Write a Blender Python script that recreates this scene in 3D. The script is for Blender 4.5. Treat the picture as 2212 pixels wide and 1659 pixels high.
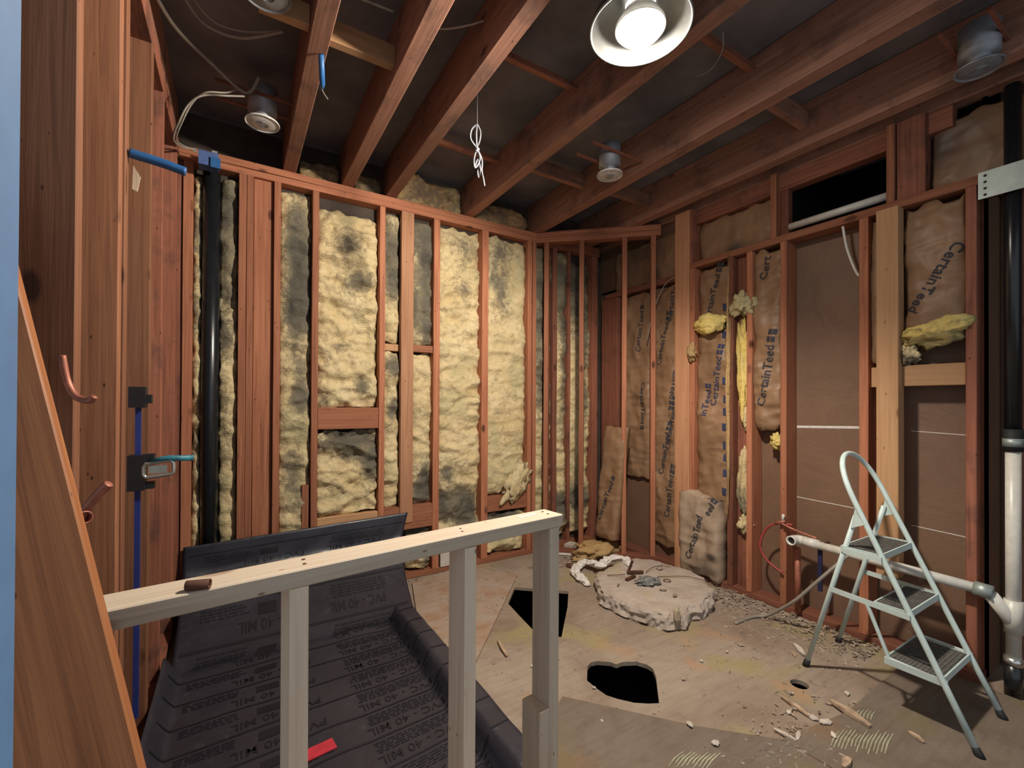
import bpy, bmesh, math, random
from mathutils import Vector, Matrix, noise
from mathutils.geometry import delaunay_2d_cdt
for o in list(bpy.data.objects): bpy.data.objects.remove(o)
C = bpy.context.scene.collection
S = bpy.context.scene
V = Vector
R = math.radians
# ------------------------------------------------------------------ camera
FPX, YAW, PIT, ROL, SHY, CAMH = 965.36, R(31.626), R(.334), R(.268), 36.53, 1.24
_cy, _sy, _cp, _sp = math.cos(YAW), math.sin(YAW), math.cos(PIT), math.sin(PIT)
_r0 = V((_cy, -_sy, 0)); FW = V((_sy*_cp, _cy*_cp, _sp)); _u0 = V((-_sy*_sp, -_cy*_sp, _cp))
RT = _r0*math.cos(ROL) + _u0*math.sin(ROL); UP = _u0*math.cos(ROL) - _r0*math.sin(ROL)
EYE = V((0, 0, CAMH))
cd = bpy.data.cameras.new('camera'); cam = bpy.data.objects.new('camera', cd); C.objects.link(cam)
cam.matrix_world = Matrix(((RT.x, UP.x, -FW.x, 0), (RT.y, UP.y, -FW.y, 0), (RT.z, UP.z, -FW.z, CAMH), (0, 0, 0, 1)))
cd.sensor_width = 36; cd.lens = FPX/2212*36; cd.shift_y = SHY/2212; cd.clip_start = .02
S.camera = cam
# ------------------------------------------------------------------ light: dim ambient of the adjoining rooms, exposure
w = bpy.data.worlds.new('world'); S.world = w; w.use_nodes = True
w.node_tree.nodes['Background'].inputs[0].default_value = (.80, .90, 1.0, 1)
w.node_tree.nodes['Background'].inputs[1].default_value = .14
S.view_settings.view_transform = 'Standard'; S.view_settings.look = 'None'
S.view_settings.exposure = 2.05; S.view_settings.gamma = 1; S.view_settings.use_curve_mapping = False
LAMP_STRENGTH = 50.0
LAMP_COLOR = (1.0, .90, .77, 1)
SPOT_W = 49.0

# survey helpers: where a sight line meets a real plane of the room
def ray(u, v): return FW + RT*((u-1106)/FPX) + UP*(-(v-829.5-SHY)/FPX)
def hit(u, v, ax, val):
    d = ray(u, v); t = (val-EYE[ax])/d[ax]; return EYE + d*t
def aX(u, v, x): return hit(u, v, 0, x)
def aY(u, v, y): return hit(u, v, 1, y)
def aZ(u, v, z=0.): return hit(u, v, 2, z)
YA, XC = 3.061, 2.808          # room faces of the back and the right stud walls
ZL, ZU = 2.584, 2.664          # double top plate of the back wall
ZC = 2.227                     # underside of the right wall's plate

# ------------------------------------------------------------------ materials
class NT:
    def __init__(s, name):
        s.m = bpy.data.materials.new(name); s.m.use_nodes = True; s.t = s.m.node_tree; s.t.nodes.clear()
        s.out = s.n('ShaderNodeOutputMaterial')
    def n(s, t, **k):
        x = s.t.nodes.new(t)
        for a, b in k.items():
            if a.startswith('i_'):
                key = a[2:]; key = int(key) if key.isdigit() else key.replace('_', ' ')
                x.inputs[key].default_value = b
            else: setattr(x, a, b)
        return x
    def l(s, a, b): s.t.links.new(a, b)
    def coord(s, kind='Object', scale=(1, 1, 1), rnd=True):
        tc = s.n('ShaderNodeTexCoord'); mp = s.n('ShaderNodeMapping'); mp.inputs['Scale'].default_value = scale
        if rnd:
            oi = s.n('ShaderNodeObjectInfo'); ad = s.n('ShaderNodeVectorMath', operation='MULTIPLY_ADD')
            ad.inputs[1].default_value = (37, 19, 53); s.l(oi.outputs['Random'], ad.inputs[0]); s.l(tc.outputs[kind], ad.inputs[2])
            s.l(ad.outputs[0], mp.inputs['Vector'])
        else: s.l(tc.outputs[kind], mp.inputs['Vector'])
        return mp.outputs[0]
    def noise(s, vec, scale, detail=4, rough=.55, dist=0):
        x = s.n('ShaderNodeTexNoise'); x.inputs['Scale'].default_value = scale; x.inputs['Detail'].default_value = detail
        x.inputs['Roughness'].default_value = rough; x.inputs['Distortion'].default_value = dist
        s.l(vec, x.inputs['Vector']); return x.outputs['Fac']
    def ramp(s, fac, *stops):
        x = s.n('ShaderNodeValToRGB'); e = x.color_ramp.elements
        while len(e) < len(stops): e.new(.5)
        for el, (p, c) in zip(e, stops):
            el.position = p; el.color = (c if len(c) == 4 else (*c, 1)) if not isinstance(c, (int, float)) else (c, c, c, 1)
        s.l(fac, x.inputs[0]); return x.outputs[0]
    def mix(s, fac, a, b, mode='MIX'):
        x = s.n('ShaderNodeMix', data_type='RGBA', blend_type=mode)
        for sock, val in ((x.inputs[0], fac), (x.inputs[6], a), (x.inputs[7], b)):
            if isinstance(val, bpy.types.NodeSocket): s.l(val, sock)
            elif isinstance(val, (int, float)): sock.default_value = val
            else: sock.default_value = (*val, 1) if len(val) == 3 else val
        return x.outputs[2]
    def done(s, col, rough=.7, metal=0, bump=None, bstr=.3, bdist=.01, spec=.5, emit=None, estr=0, trans=0):
        b = s.n('ShaderNodeBsdfPrincipled')
        for key, val in (('Base Color', col), ('Roughness', rough), ('Metallic', metal), ('Specular IOR Level', spec), ('Transmission Weight', trans)):
            if isinstance(val, bpy.types.NodeSocket): s.l(val, b.inputs[key])
            else: b.inputs[key].default_value = ((*val, 1) if isinstance(val, tuple) and len(val) == 3 else val)
        if emit: b.inputs['Emission Color'].default_value = emit; b.inputs['Emission Strength'].default_value = estr
        if bump is not None:
            bp = s.n('ShaderNodeBump'); bp.inputs['Strength'].default_value = bstr; bp.inputs['Distance'].default_value = bdist
            s.l(bump, bp.inputs['Height']); s.l(bp.outputs[0], b.inputs['Normal'])
        s.l(b.outputs[0], s.out.inputs[0]); return s.m

def wood(name, light, dark, knot, rough=.75, knots=.05, stain=None):
    t = NT(name); v = t.coord('Object', (38, 38, 1.3)); g = t.noise(v, 1.6, 7, .6, .8)
    v2 = t.coord('Object', (1.6, 1.6, .8)); p = t.noise(v2, 1.4, 4, .6)
    c = t.ramp(g, (.32, tuple(x*.88 for x in dark)), (.5, tuple((a+b)/2 for a, b in zip(light, dark))), (.66, light))
    c = t.mix(t.ramp(p, (.35, 0.), (.7, 1.)), c, t.mix(.55, c, dark), 'MIX')
    oi = t.n('ShaderNodeObjectInfo'); k = t.n('ShaderNodeMapRange'); k.inputs[3].default_value = .72; k.inputs[4].default_value = 1.22
    t.l(oi.outputs['Random'], k.inputs[0])
    hs = t.n('ShaderNodeHueSaturation'); t.l(k.outputs[0], hs.inputs['Value']); t.l(c, hs.inputs['Color']); c = hs.outputs[0]
    vo = t.n('ShaderNodeTexVoronoi'); vo.inputs['Scale'].default_value = 1.; t.l(t.coord('Object', (9, 9, 4.2)), vo.inputs['Vector'])
    kn = t.ramp(vo.outputs['Distance'], (0., 1.), (.10, 1.), (.17, 0.)); 
    sv = t.n('ShaderNodeTexVoronoi'); sv.inputs['Scale'].default_value = 1.; t.l(t.coord('Object', (26, 26, 11)), sv.inputs['Vector'])
    c = t.mix(t.ramp(sv.outputs['Distance'], (0., 1.), (.055, .9), (.085, 0.)), c, knot)
    c = t.mix(t.mix(1, kn, t.ramp(t.noise(t.coord('Object', (3, 3, 1.5)), 1.3, 2), (.5, 0.), (.6, 1.)), 'MULTIPLY'), c, knot)
    if stain:
        c = t.mix(t.ramp(t.noise(t.coord('Object', (2, 2, 2)), 2.2, 5, .65), (.52, 0.), (.72, .7)), c, stain)
    return t.done(c, rough, bump=g, bstr=.25, bdist=.004, spec=.3)
def plain(name, col, rough=.5, metal=0, var=.12, scale=30, spec=.5, bump=0):
    t = NT(name); f = t.noise(t.coord('Object'), scale, 4)
    c = t.mix(t.ramp(f, (.35, 0.), (.7, 1.)), tuple(x*(1-var) for x in col), tuple(min(1, x*(1+var)) for x in col))
    return t.done(c, rough, metal, bump=f if bump else None, bstr=bump, spec=spec)

M = {}
M['stud'] = wood('old_fir', (.45, .185, .098), (.29, .105, .055), (.10, .035, .02))
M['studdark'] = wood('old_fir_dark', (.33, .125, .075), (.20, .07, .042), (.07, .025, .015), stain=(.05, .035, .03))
M['studshade'] = wood('shaded_brown_fir', (.30, .135, .070), (.20, .080, .042), (.06, .022, .012))  # brown fir with the left wall's shade put into its colour
M['studlight'] = wood('pale_fir', (.52, .275, .155), (.40, .19, .10), (.12, .045, .025))
M['joist'] = wood('joist_fir', (.40, .20, .135), (.25, .12, .08), (.08, .03, .02), stain=(.07, .05, .045))
M['newlum'] = wood('fresh_spruce', (.78, .66, .52), (.68, .55, .41), (.26, .15, .09), .65)
M['postlum'] = wood('tan_lumber', (.50, .29, .15), (.40, .22, .11), (.16, .07, .03))
M['plank'] = wood('leaning_plank', (.36, .145, .055), (.23, .082, .032), (.08, .03, .015), .55)
M['deck'] = plain('roof_deck', (.16, .145, .155), .9, var=.35, scale=2.5)
M['dark'] = plain('soil_deep_shade', (.012, .010, .009), 1, var=.3)  # near-black soil, also painted in as shade behind the wall opening
M['sheath'] = plain('dark_sheathing', (.06, .045, .035), .95, var=.3, scale=6)

def insulation(name, base, pale, mould, deep):
    t = NT(name); v = t.coord('Object')
    at = t.n('ShaderNodeAttribute', attribute_name='stain'); st = at.outputs['Fac']
    n1 = t.noise(v, 5, 6, .62, .4); n2 = t.noise(v, 26, 6, .7, .6); n3 = t.noise(t.coord('Object', (60, 60, 150)), 1, 3, .6)
    c = t.mix(t.ramp(n1, (.34, 0.), (.66, 1.)), base, pale)
    c = t.mix(t.ramp(n2, (.40, 0.), (.74, .55)), c, tuple(x*.62 for x in base))
    c = t.mix(t.ramp(n3, (.45, 0.), (.8, .35)), c, tuple(min(1, x*1.2) for x in pale))
    green = t.ramp(t.noise(v, 3.1, 3), (.52, 0.), (.68, .55))
    c = t.mix(green, c, (.38, .36, .20))
    sm = t.n('ShaderNodeMath', operation='MULTIPLY_ADD'); sm.inputs[1].default_value = .9; sm.inputs[2].default_value = -.42
    t.l(n2, sm.inputs[0]); ad = t.n('ShaderNodeMath', operation='ADD'); t.l(st, ad.inputs[0]); t.l(sm.outputs[0], ad.inputs[1])
    c = t.mix(t.ramp(ad.outputs[0], (.08, 0.), (.36, .78), (.75, .97)), c, t.mix(t.ramp(n1, (.4, 0.), (.7, 1.)), mould, deep))
    mx = t.mix(.5, n2, n3)
    return t.done(c, 1, bump=mx, bstr=.8, bdist=.018, spec=.08)
M['ins'] = insulation('glass_wool', (.60, .455, .235), (.74, .615, .375), (.15, .135, .105), (.06, .055, .05))
M['insyellow'] = insulation('fresh_glass_wool', (.78, .56, .15), (.86, .68, .25), (.30, .24, .12), (.05, .04, .03))
M['insbrown'] = insulation('dusty_glass_wool', (.46, .28, .12), (.54, .36, .18), (.15, .12, .09), (.08, .07, .06))
def kraft(name, a, b):
    t = NT(name); v = t.coord('Object'); n = t.noise(v, 4, 5, .6, .5); f = t.noise(v, 60, 3)
    at = t.n('ShaderNodeAttribute', attribute_name='stain')
    c = t.mix(t.ramp(n, (.35, 0.), (.68, 1.)), a, b); c = t.mix(t.ramp(f, (.5, 0.), (.8, .25)), c, tuple(x*.6 for x in a))
    c = t.mix(t.ramp(at.outputs['Fac'], (.1, 0.), (.9, .9)), c, (.06, .045, .04))
    return t.done(c, .5, bump=n, bstr=.35, bdist=.025, spec=.45)
M['kraft'] = kraft('kraft_paper', (.22, .125, .068), (.31, .185, .105))
M['kraftgrey'] = kraft('dusty_kraft_paper', (.30, .215, .15), (.40, .30, .215))
M['gyp'] = kraft('gypsum_back_paper', (.165, .095, .062), (.195, .113, .07))
M['ink'] = plain('print_ink', (.035, .035, .05), .8)
M['inkblue'] = plain('print_ink_blue', (.03, .035, .09), .8)
M['whitetape'] = plain('white_tape', (.62, .58, .54), .7)

def floor_mat(name, k):
    t = NT(name); v = t.coord('Object', rnd=False)
    n1 = t.noise(v, 1.7, 6, .65, .6); n2 = t.noise(v, 9, 7, .7, .3); n3 = t.noise(v, 70, 4, .7); g = t.noise(t.coord('Object', (2, 22, 1), rnd=False), 2, 5, .6)
    c = t.mix(t.ramp(n1, (.3, 0.), (.62, 1.)), (.285, .215, .165), (.44, .37, .305))
    c = t.mix(t.ramp(g, (.45, 0.), (.75, .35)), c, (.20, .13, .09))
    c = t.mix(t.ramp(t.noise(v, 2.3, 3, .5, .8), (.52, 0.), (.64, .7)), c, (.40, .35, .165))
    va = t.n('ShaderNodeVectorMath', operation='ADD'); va.inputs[1].default_value = (9.3, 4.1, 0); t.l(v, va.inputs[0])
    c = t.mix(t.ramp(t.noise(va.outputs[0], 2.6, 4, .55, .5), (.58, 0.), (.68, .6)), c, (.50, .31, .18))
    c = t.mix(t.ramp(n2, (.55, 0.), (.8, .5)), c, (.13, .10, .08)); c = t.mix(t.ramp(n3, (.6, 0.), (.75, .5)), c, (.50, .43, .36))
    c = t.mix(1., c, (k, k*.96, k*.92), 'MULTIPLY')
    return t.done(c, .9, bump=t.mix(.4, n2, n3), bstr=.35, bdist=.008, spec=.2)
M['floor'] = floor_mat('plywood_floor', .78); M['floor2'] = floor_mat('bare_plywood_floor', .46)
def ply(name, a, b):
    t = NT(name); g = t.noise(t.coord('Object', (2, 24, 2)), 1.5, 6, .6, .6); n = t.noise(t.coord('Object'), 6, 6, .7)
    c = t.mix(t.ramp(g, (.35, 0.), (.65, 1.)), a, b); c = t.mix(t.ramp(n, (.38, 0.), (.6, .8)), c, (.36, .30, .25))
    return t.done(c, .85, bump=g, bstr=.2, spec=.2)
M['ply'] = ply('worn_plywood', (.29, .175, .11), (.36, .235, .155))
M['plydark'] = ply('dark_plywood', (.19, .115, .08), (.24, .15, .105))
M['thin'] = plain('thinset_ridges', (.34, .32, .22), .95, var=.2, bump=.3)
def liner_mat():
    t = NT('pvc_membrane'); v = t.coord('Object', rnd=False); n = t.noise(v, 3, 5, .6); f = t.noise(v, 24, 5, .7)
    c = t.mix(t.ramp(n, (.35, 0.), (.7, 1.)), (.022, .022, .032), (.036, .035, .047)); c = t.mix(t.ramp(f, (.62, 0.), (.85, .5)), c, (.16, .15, .15))
    r = t.ramp(f, (.3, .26), (.7, .50))
    return t.done(c, r, bump=n, bstr=.15, bdist=.01, spec=.5)
M['liner'] = liner_mat()
M['linerink'] = plain('membrane_print', (.004, .004, .007), .7)
M['abs'] = plain('black_abs', (.012, .014, .017), .28, spec=.6)
M['pvc'] = plain('white_pvc', (.62, .60, .54), .35, var=.08)
M['rubber'] = plain('black_rubber', (.012, .012, .013), .7)
M['copper'] = plain('copper', (.36, .13, .085), .5, .35, var=.3)
M['rust'] = plain('rusted_steel', (.12, .05, .03), .8, .3, var=.4)
M['galv'] = plain('galvanised_steel', (.36, .41, .39), .5, .55, var=.12, scale=18)
M['can'] = plain('can_housing_metal', (.30, .31, .34), .55, .6)
M['bulboff'] = plain('unlit_bulb_glass', (.62, .60, .56), .25)
M['refl'] = plain('aluminium_reflector', (.24, .24, .235), .42, .9, var=.2, scale=6)
M['wire'] = plain('cable_sheath', (.27, .24, .20), .6)
M['wiregrey'] = plain('hanging_wire', (.17, .17, .19), .4, .3)
M['blue'] = plain('blue_plastic', (.022, .11, .30), .45)
M['bluebox'] = plain('blue_box_plastic', (.07, .12, .30), .5)
M['pex'] = plain('blue_bar', (.02, .035, .20), .5); M['strap'] = plain('navy_strap', (.012, .014, .06), .7)
M['pexred'] = plain('red_pex', (.34, .05, .05), .5)
M['teal'] = plain('teal_handle', (.03, .20, .27), .5, var=.4, scale=60)
M['chrome'] = plain('worn_chrome', (.65, .68, .66), .25, .9)
M['black'] = plain('black_plastic', (.010, .010, .013), .55)
M['ladder'] = plain('mint_painted_steel', (.50, .60, .575), .42, var=.06)
M['tread'] = plain('ribbed_tread', (.10, .095, .085), .85, var=.3, scale=50)
M['conc'] = None
def conc_mat():
    t = NT('concrete_chunk'); v = t.coord('Object'); n = t.noise(v, 7, 8, .7, .3); f = t.noise(v, 55, 5, .7)
    c = t.mix(t.ramp(n, (.3, 0.), (.7, 1.)), (.34, .275, .225), (.50, .43, .375)); c = t.mix(t.ramp(f, (.55, 0.), (.8, .5)), c, (.22, .17, .13))
    c = t.mix(t.ramp(t.noise(v, 3.3, 3), (.58, 0.), (.68, .5)), c, (.40, .34, .17))
    return t.done(c, .95, bump=t.mix(.5, n, f), bstr=.5, bdist=.012, spec=.2)
M['conc'] = conc_mat()
M['cloth'] = plain('white_rag', (.70, .66, .62), .9, var=.15, bump=.2)
M['chip'] = plain('plaster_chip', (.55, .48, .41), .9, var=.25)
M['chipwood'] = plain('wood_splinter', (.42, .30, .20), .85, var=.3)
M['rubble'] = plain('rubble', (.33, .26, .20), .95, var=.5, scale=25, bump=.4)
M['jamb'] = plain('blue_jamb_paint', (.08, .175, .345), .6, var=.06)
M['red'] = plain('red_label', (.50, .03, .05), .5)
M['putty'] = plain('grey_mesh_wad', (.20, .20, .19), .8, var=.4, scale=40)
M['drain'] = plain('grey_drain_plastic', (.16, .17, .16), .5)
M['boxwhite'] = plain('white_register', (.55, .50, .44), .6)
tb = NT('bulb_light'); M['bulb'] = tb.done((1, 1, 1), .5, emit=LAMP_COLOR, estr=LAMP_STRENGTH)

# ------------------------------------------------------------------ object helpers
def tag(o, label=None, cat=None, group=None, kind=None):
    if label: o['label'] = label
    if cat: o['category'] = cat
    if group: o['group'] = group
    if kind: o['kind'] = kind
    return o
def link(name, me, mat, parent=None, mw=None):
    o = bpy.data.objects.new(name, me); C.objects.link(o)
    if mat is not None and not me.materials: me.materials.append(mat)
    if parent is not None:
        o.parent = parent; o.matrix_parent_inverse = Matrix.Translation(parent.get('_o', (0, 0, 0))).inverted()
    if mw is not None: o.matrix_world = mw if parent is None else mw
    return o
def place(o, parent, mw):
    if parent is None: o.matrix_basis = mw
    else:
        off = V(parent['_o']) if '_o' in parent else V((0, 0, 0))
        o.matrix_parent_inverse = Matrix.Translation(-off); o.matrix_basis = mw
def empty(name, loc, label=None, cat=None, group=None):
    o = bpy.data.objects.new(name, None); C.objects.link(o); o.location = loc; o['_o'] = list(loc); o.empty_display_size = .05
    return tag(o, label, cat, group)
class MB:
    def __init__(s): s.v = []; s.f = []; s.at = []
    def add(s, vs, fs):
        n = len(s.v); s.v += [V(p) for p in vs]; s.f += [tuple(i+n for i in f) for f in fs]; return s
    def box(s, lo, hi, mtx=None):
        x0, y0, z0 = lo; x1, y1, z1 = hi
        p = [V(q) for q in ((x0, y0, z0), (x1, y0, z0), (x1, y1, z0), (x0, y1, z0), (x0, y0, z1), (x1, y0, z1), (x1, y1, z1), (x0, y1, z1))]
        if mtx: p = [mtx @ q for q in p]
        return s.add(p, [(0, 3, 2, 1), (4, 5, 6, 7), (0, 1, 5, 4), (1, 2, 6, 5), (2, 3, 7, 6), (3, 0, 4, 7)])
    def tube(s, pts, r, seg=8, cap=True, closed=False):
        pts = [V(p) for p in pts]; n = len(pts); rs = r if isinstance(r, (list, tuple)) else [r]*n
        tan = []
        for i in range(n):
            a = pts[(i-1) % n if closed else max(0, i-1)]; b = pts[(i+1) % n if closed else min(n-1, i+1)]
            tan.append((b-a).normalized() if (b-a).length > 1e-9 else V((0, 0, 1)))
        up = V((0, 0, 1)) if abs(tan[0].z) < .9 else V((1, 0, 0))
        x = tan[0].cross(up).normalized(); vs = []
        for i in range(n):
            x = (x - tan[i]*x.dot(tan[i])).normalized(); y = tan[i].cross(x)
            for k in range(seg):
                a = 2*math.pi*k/seg; vs.append(pts[i] + (x*math.cos(a) + y*math.sin(a))*rs[i])
        fs = []
        for i in range(n if closed else n-1):
            j = (i+1) % n
            for k in range(seg): fs.append((i*seg+k, i*seg+(k+1) % seg, j*seg+(k+1) % seg, j*seg+k))
        if cap and not closed: fs += [tuple(range(seg))[::-1], tuple((n-1)*seg+k for k in range(seg))]
        return s.add(vs, fs)
    def lathe(s, prof, c, seg=32, mtx=None):
        vs = []; fs = []
        for r, z in prof:
            for k in range(seg):
                a = 2*math.pi*k/seg; q = V((r*math.cos(a), r*math.sin(a), z))
                vs.append((mtx @ q if mtx else q) + V(c))
        for i in range(len(prof)-1):
            for k in range(seg): fs.append((i*seg+k, i*seg+(k+1) % seg, (i+1)*seg+(k+1) % seg, (i+1)*seg+k))
        return s.add(vs, fs)
    def prism(s, poly, z0, z1):
        n = len(poly); vs = [V((p[0], p[1], z0)) for p in poly] + [V((p[0], p[1], z1)) for p in poly]
        return s.add(vs, [tuple(range(n))[::-1], tuple(range(n, 2*n))] + [(i, (i+1) % n, n+(i+1) % n, n+i) for i in range(n)])
    def build(s, name, mat, parent=None, smooth=False, origin=True, attr=None):
        me = bpy.data.meshes.new(name)
        off = V((0, 0, 0))
        if origin and s.v:
            mn = V([min(p[i] for p in s.v) for i in range(3)]); mx = V([max(p[i] for p in s.v) for i in range(3)])
            off = V(((mn.x+mx.x)/2, (mn.y+mx.y)/2, mn.z))
        me.from_pydata([tuple(p-off) for p in s.v], [], s.f); me.update()
        bm = bmesh.new(); bm.from_mesh(me); bmesh.ops.recalc_face_normals(bm, faces=bm.faces); bm.to_mesh(me); bm.free()
        if smooth: me.polygons.foreach_set('use_smooth', [True]*len(me.polygons))
        if attr:
            a = me.attributes.new('stain', 'FLOAT', 'POINT'); a.data.foreach_set('value', attr)
        o = bpy.data.objects.new(name, me); C.objects.link(o); me.materials.append(mat)
        if parent is not None: o.parent = parent
        place(o, parent, Matrix.Translation(off)); 
        if parent is not None and '_o' not in o: o['_o'] = list(off)
        return o
_rng = random.Random(7)
def beam(name, parent, lo, hi, mat, frame=None, wob=.0025, bev=.0025):
    """one piece of lumber: box lo..hi in a wall's frame, grain along its length (own local z)"""
    lo, hi = V(lo), V(hi); d = hi-lo; ax = max(range(3), key=lambda i: d[i]); L = d[ax]
    o1, o2 = [(1, 2), (2, 0), (0, 1)][ax]
    a, b = d[o1]/2, d[o2]/2; seg = max(1, min(9, int(L/.28))); e = min(bev, a*.3, b*.3)
    ring = [(-a+e, -b), (a-e, -b), (a, -b+e), (a, b-e), (a-e, b), (-a+e, b), (-a, b-e), (-a, -b+e)]
    vs = []; fs = []; sd = _rng.random()*100
    for i in range(seg+1):
        z = -L/2 + L*i/seg; wx = noise.noise((sd, z*1.3, 0))*wob; wy = noise.noise((sd, z*1.3, 9))*wob
        if i in (0, seg): wx *= .3; wy *= .3
        vs += [(x+wx, y+wy, z) for x, y in ring]
    for i in range(seg):
        for k in range(8): fs.append((i*8+k, i*8+(k+1) % 8, i*8+8+(k+1) % 8, i*8+8+k))
    fs += [tuple(range(8))[::-1], tuple(seg*8+k for k in range(8))]
    me = bpy.data.meshes.new(name); me.from_pydata(vs, [], fs); me.materials.append(mat)
    o = bpy.data.objects.new(name, me); C.objects.link(o)
    cols = [V((0, 0, 0)) for _ in range(3)]; cols[0][o1] = 1; cols[1][o2] = 1; cols[2][ax] = 1
    m = Matrix((( cols[0].x, cols[1].x, cols[2].x, 0), (cols[0].y, cols[1].y, cols[2].y, 0), (cols[0].z, cols[1].z, cols[2].z, 0), (0, 0, 0, 1)))
    m = Matrix.Translation((lo+hi)/2) @ m
    if frame: m = frame @ m
    if parent is not None: o.parent = parent
    place(o, parent, m); return o
def spline(pts, n=10):
    pts = [V(p) for p in pts]; out = []
    for i in range(len(pts)-1):
        p0 = pts[max(0, i-1)]; p1 = pts[i]; p2 = pts[i+1]; p3 = pts[min(len(pts)-1, i+2)]
        for k in range(n):
            t = k/n; out.append(.5*((2*p1) + (p2-p0)*t + (2*p0-5*p1+4*p2-p3)*t*t + (3*p1-p0-3*p2+p3)*t**3))
    out.append(pts[-1]); return out
def wire(name, pts, r, mat, label=None, cat='cable', parent=None, n=8):
    o = MB().tube(spline(pts, n), r, 6).build(name, mat, parent, True)
    if label: tag(o, label, cat)
    return o
def fbm(p, s, o=4):
    v = 0; a = 1
    for i in range(o): v += a*noise.noise(p*s); s *= 2.1; a *= .5
    return v
def rot2(axis_from, axis_to): return axis_from.rotation_difference(axis_to).to_matrix().to_4x4()

# ------------------------------------------------------------------ floor with its holes
def sheet_with_holes(outer, holes, z0, z1):
    pts = [V(p[:2]) for p in outer]; edges = [(i, (i+1) % len(outer)) for i in range(len(outer))]
    for h in holes:
        n = len(pts); pts += [V(p[:2]) for p in h]; edges += [(n+i, n+(i+1) % len(h)) for i in range(len(h))]
    vs, es, fs, *_ = delaunay_2d_cdt(pts, edges, [], 0, 1e-5)
    def inside(p, poly):
        c = False
        for i in range(len(poly)):
            a, b = poly[i], poly[i-1]
            if (a[1] > p[1]) != (b[1] > p[1]) and p[0] < (b[0]-a[0])*(p[1]-a[1])/(b[1]-a[1])+a[0]: c = not c
        return c
    m = MB(); keep = []
    for f in fs:
        ctr = sum((vs[i] for i in f), V((0, 0)))/len(f)
        if inside(ctr, outer) and not any(inside(ctr, h) for h in holes): keep.append(f)
    n = len(vs)
    m.add([(p.x, p.y, z1) for p in vs] + [(p.x, p.y, z0) for p in vs], [tuple(f) for f in keep] + [tuple(i+n for i in f[::-1]) for f in keep])
    cnt = {}
    for f in keep:
        for i in range(len(f)):
            e = (f[i], f[(i+1) % len(f)]); cnt[e] = 1
    for a, b in list(cnt):
        if (b, a) not in cnt: m.f.append((a, n+a, n+b, b)[::-1])
    return m
h1 = [aZ(*p) for p in ((1112, 1268), (1160, 1272), (1228, 1277), (1226, 1312), (1218, 1350), (1213, 1376), (1165, 1375), (1120, 1328), (1097, 1303))]
h2 = [aZ(*p) for p in ((1269, 1440), (1276, 1431), (1290, 1428), (1318, 1430), (1331, 1435), (1345, 1430), (1375, 1429), (1398, 1436), (1410, 1444), (1417, 1462), (1424, 1519), (1400, 1520), (1370, 1518), (1335, 1510), (1310, 1502), (1290, 1488), (1268, 1470))]
hc = aZ(1727, 1478); h3 = [(hc.x+.036*math.cos(a*math.pi/8), hc.y+.036*math.sin(a*math.pi/8)) for a in range(16)]
hd = aZ(1146, 1226); h4 = [(hd.x+.028*math.cos(a*math.pi/6), hd.y+.028*math.sin(a*math.pi/6)) for a in range(12)]
FX0, FX1, FY0, FY1 = -1.0, 3.3, -1.2, 3.25
floor = sheet_with_holes([(FX0, FY0), (FX1, FY0), (FX1, FY1), (FX0, FY1)], [h1, h2, h3, h4], -.019, 0).build('floor', M['floor'], origin=False)
tag(floor, 'dusty stained plywood subfloor with ragged cut holes', kind='structure')
# overlay sheets on the subfloor
def sheet(name, poly, z1, mat, parent, z0=.0005):
    return MB().prism(poly, z0, z1).build(name, mat, parent)
sheet('plywood_sheet', [aZ(*p)[:2] for p in ((1117, 1246), (1022, 1446), (905, 1360), (890, 1262), (1000, 1225))], .012, M['ply'], floor)
s1 = aZ(1215, 1508); s2 = aZ(1500, 1572); s3 = aZ(1690, 1602); s4 = aZ(1905, 1482); s5 = aZ(2195, 1530)
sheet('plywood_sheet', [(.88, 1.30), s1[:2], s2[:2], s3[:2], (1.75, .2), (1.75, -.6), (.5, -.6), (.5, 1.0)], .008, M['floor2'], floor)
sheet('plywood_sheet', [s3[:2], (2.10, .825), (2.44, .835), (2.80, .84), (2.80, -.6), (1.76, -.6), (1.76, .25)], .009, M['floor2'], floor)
sheet('plywood_sheet', [aZ(*p)[:2] for p in ((1690, 1420), (1800, 1440), (1850, 1530), (1790, 1580), (1640, 1540))], .002, M['plydark'], floor) if False else None
th = MB(); rg = random.Random(3)
for c0, c1, nn, le in (((1800, 1600), (1925, 1612), 15, .15), ((1850, 1545), (1890, 1552), 5, .07), ((1455, 1645), (1545, 1650), 10, .10)):
    a, b = aZ(*c0), aZ(*c1)
    for i in range(nn):
        p = a.lerp(b, (i+.5)/nn); l = le*(.6+.6*rg.random()); d = (aZ(1840, 1640)-aZ(1865, 1590)).normalized(); z = .0095 if p.x > 1.7 else .0085
        th.tube([(p-d*l/2)+V((0, 0, z)), (p)+V((0, .004, z)), (p+d*l/2)+V((0, 0, z))], [.002, .0042, .002], 5)
tag(th.build('thinset_ridge', M['thin'], floor), kind='stuff')
# crawl space below
cs = MB().box((FX0-.2, FY0-.2, -1.65), (FX1+.2, FY1+.2, -1.6))
for lo, hi in (((FX0-.2, FY0-.2, -1.65), (FX0-.15, FY1+.2, -.02)), ((FX1+.15, FY0-.2, -1.65), (FX1+.2, FY1+.2, -.019)), ((FX0-.2, FY0-.2, -1.65), (FX1+.2, FY0-.15, -.019)), ((FX0-.2, FY1+.15, -1.65), (FX1+.2, FY1+.2, -.019))): cs.box(lo, hi)
tag(cs.build('floor_crawlspace', M['dark'], origin=False), 'dark crawl space below the floor holes', kind='structure')

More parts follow.
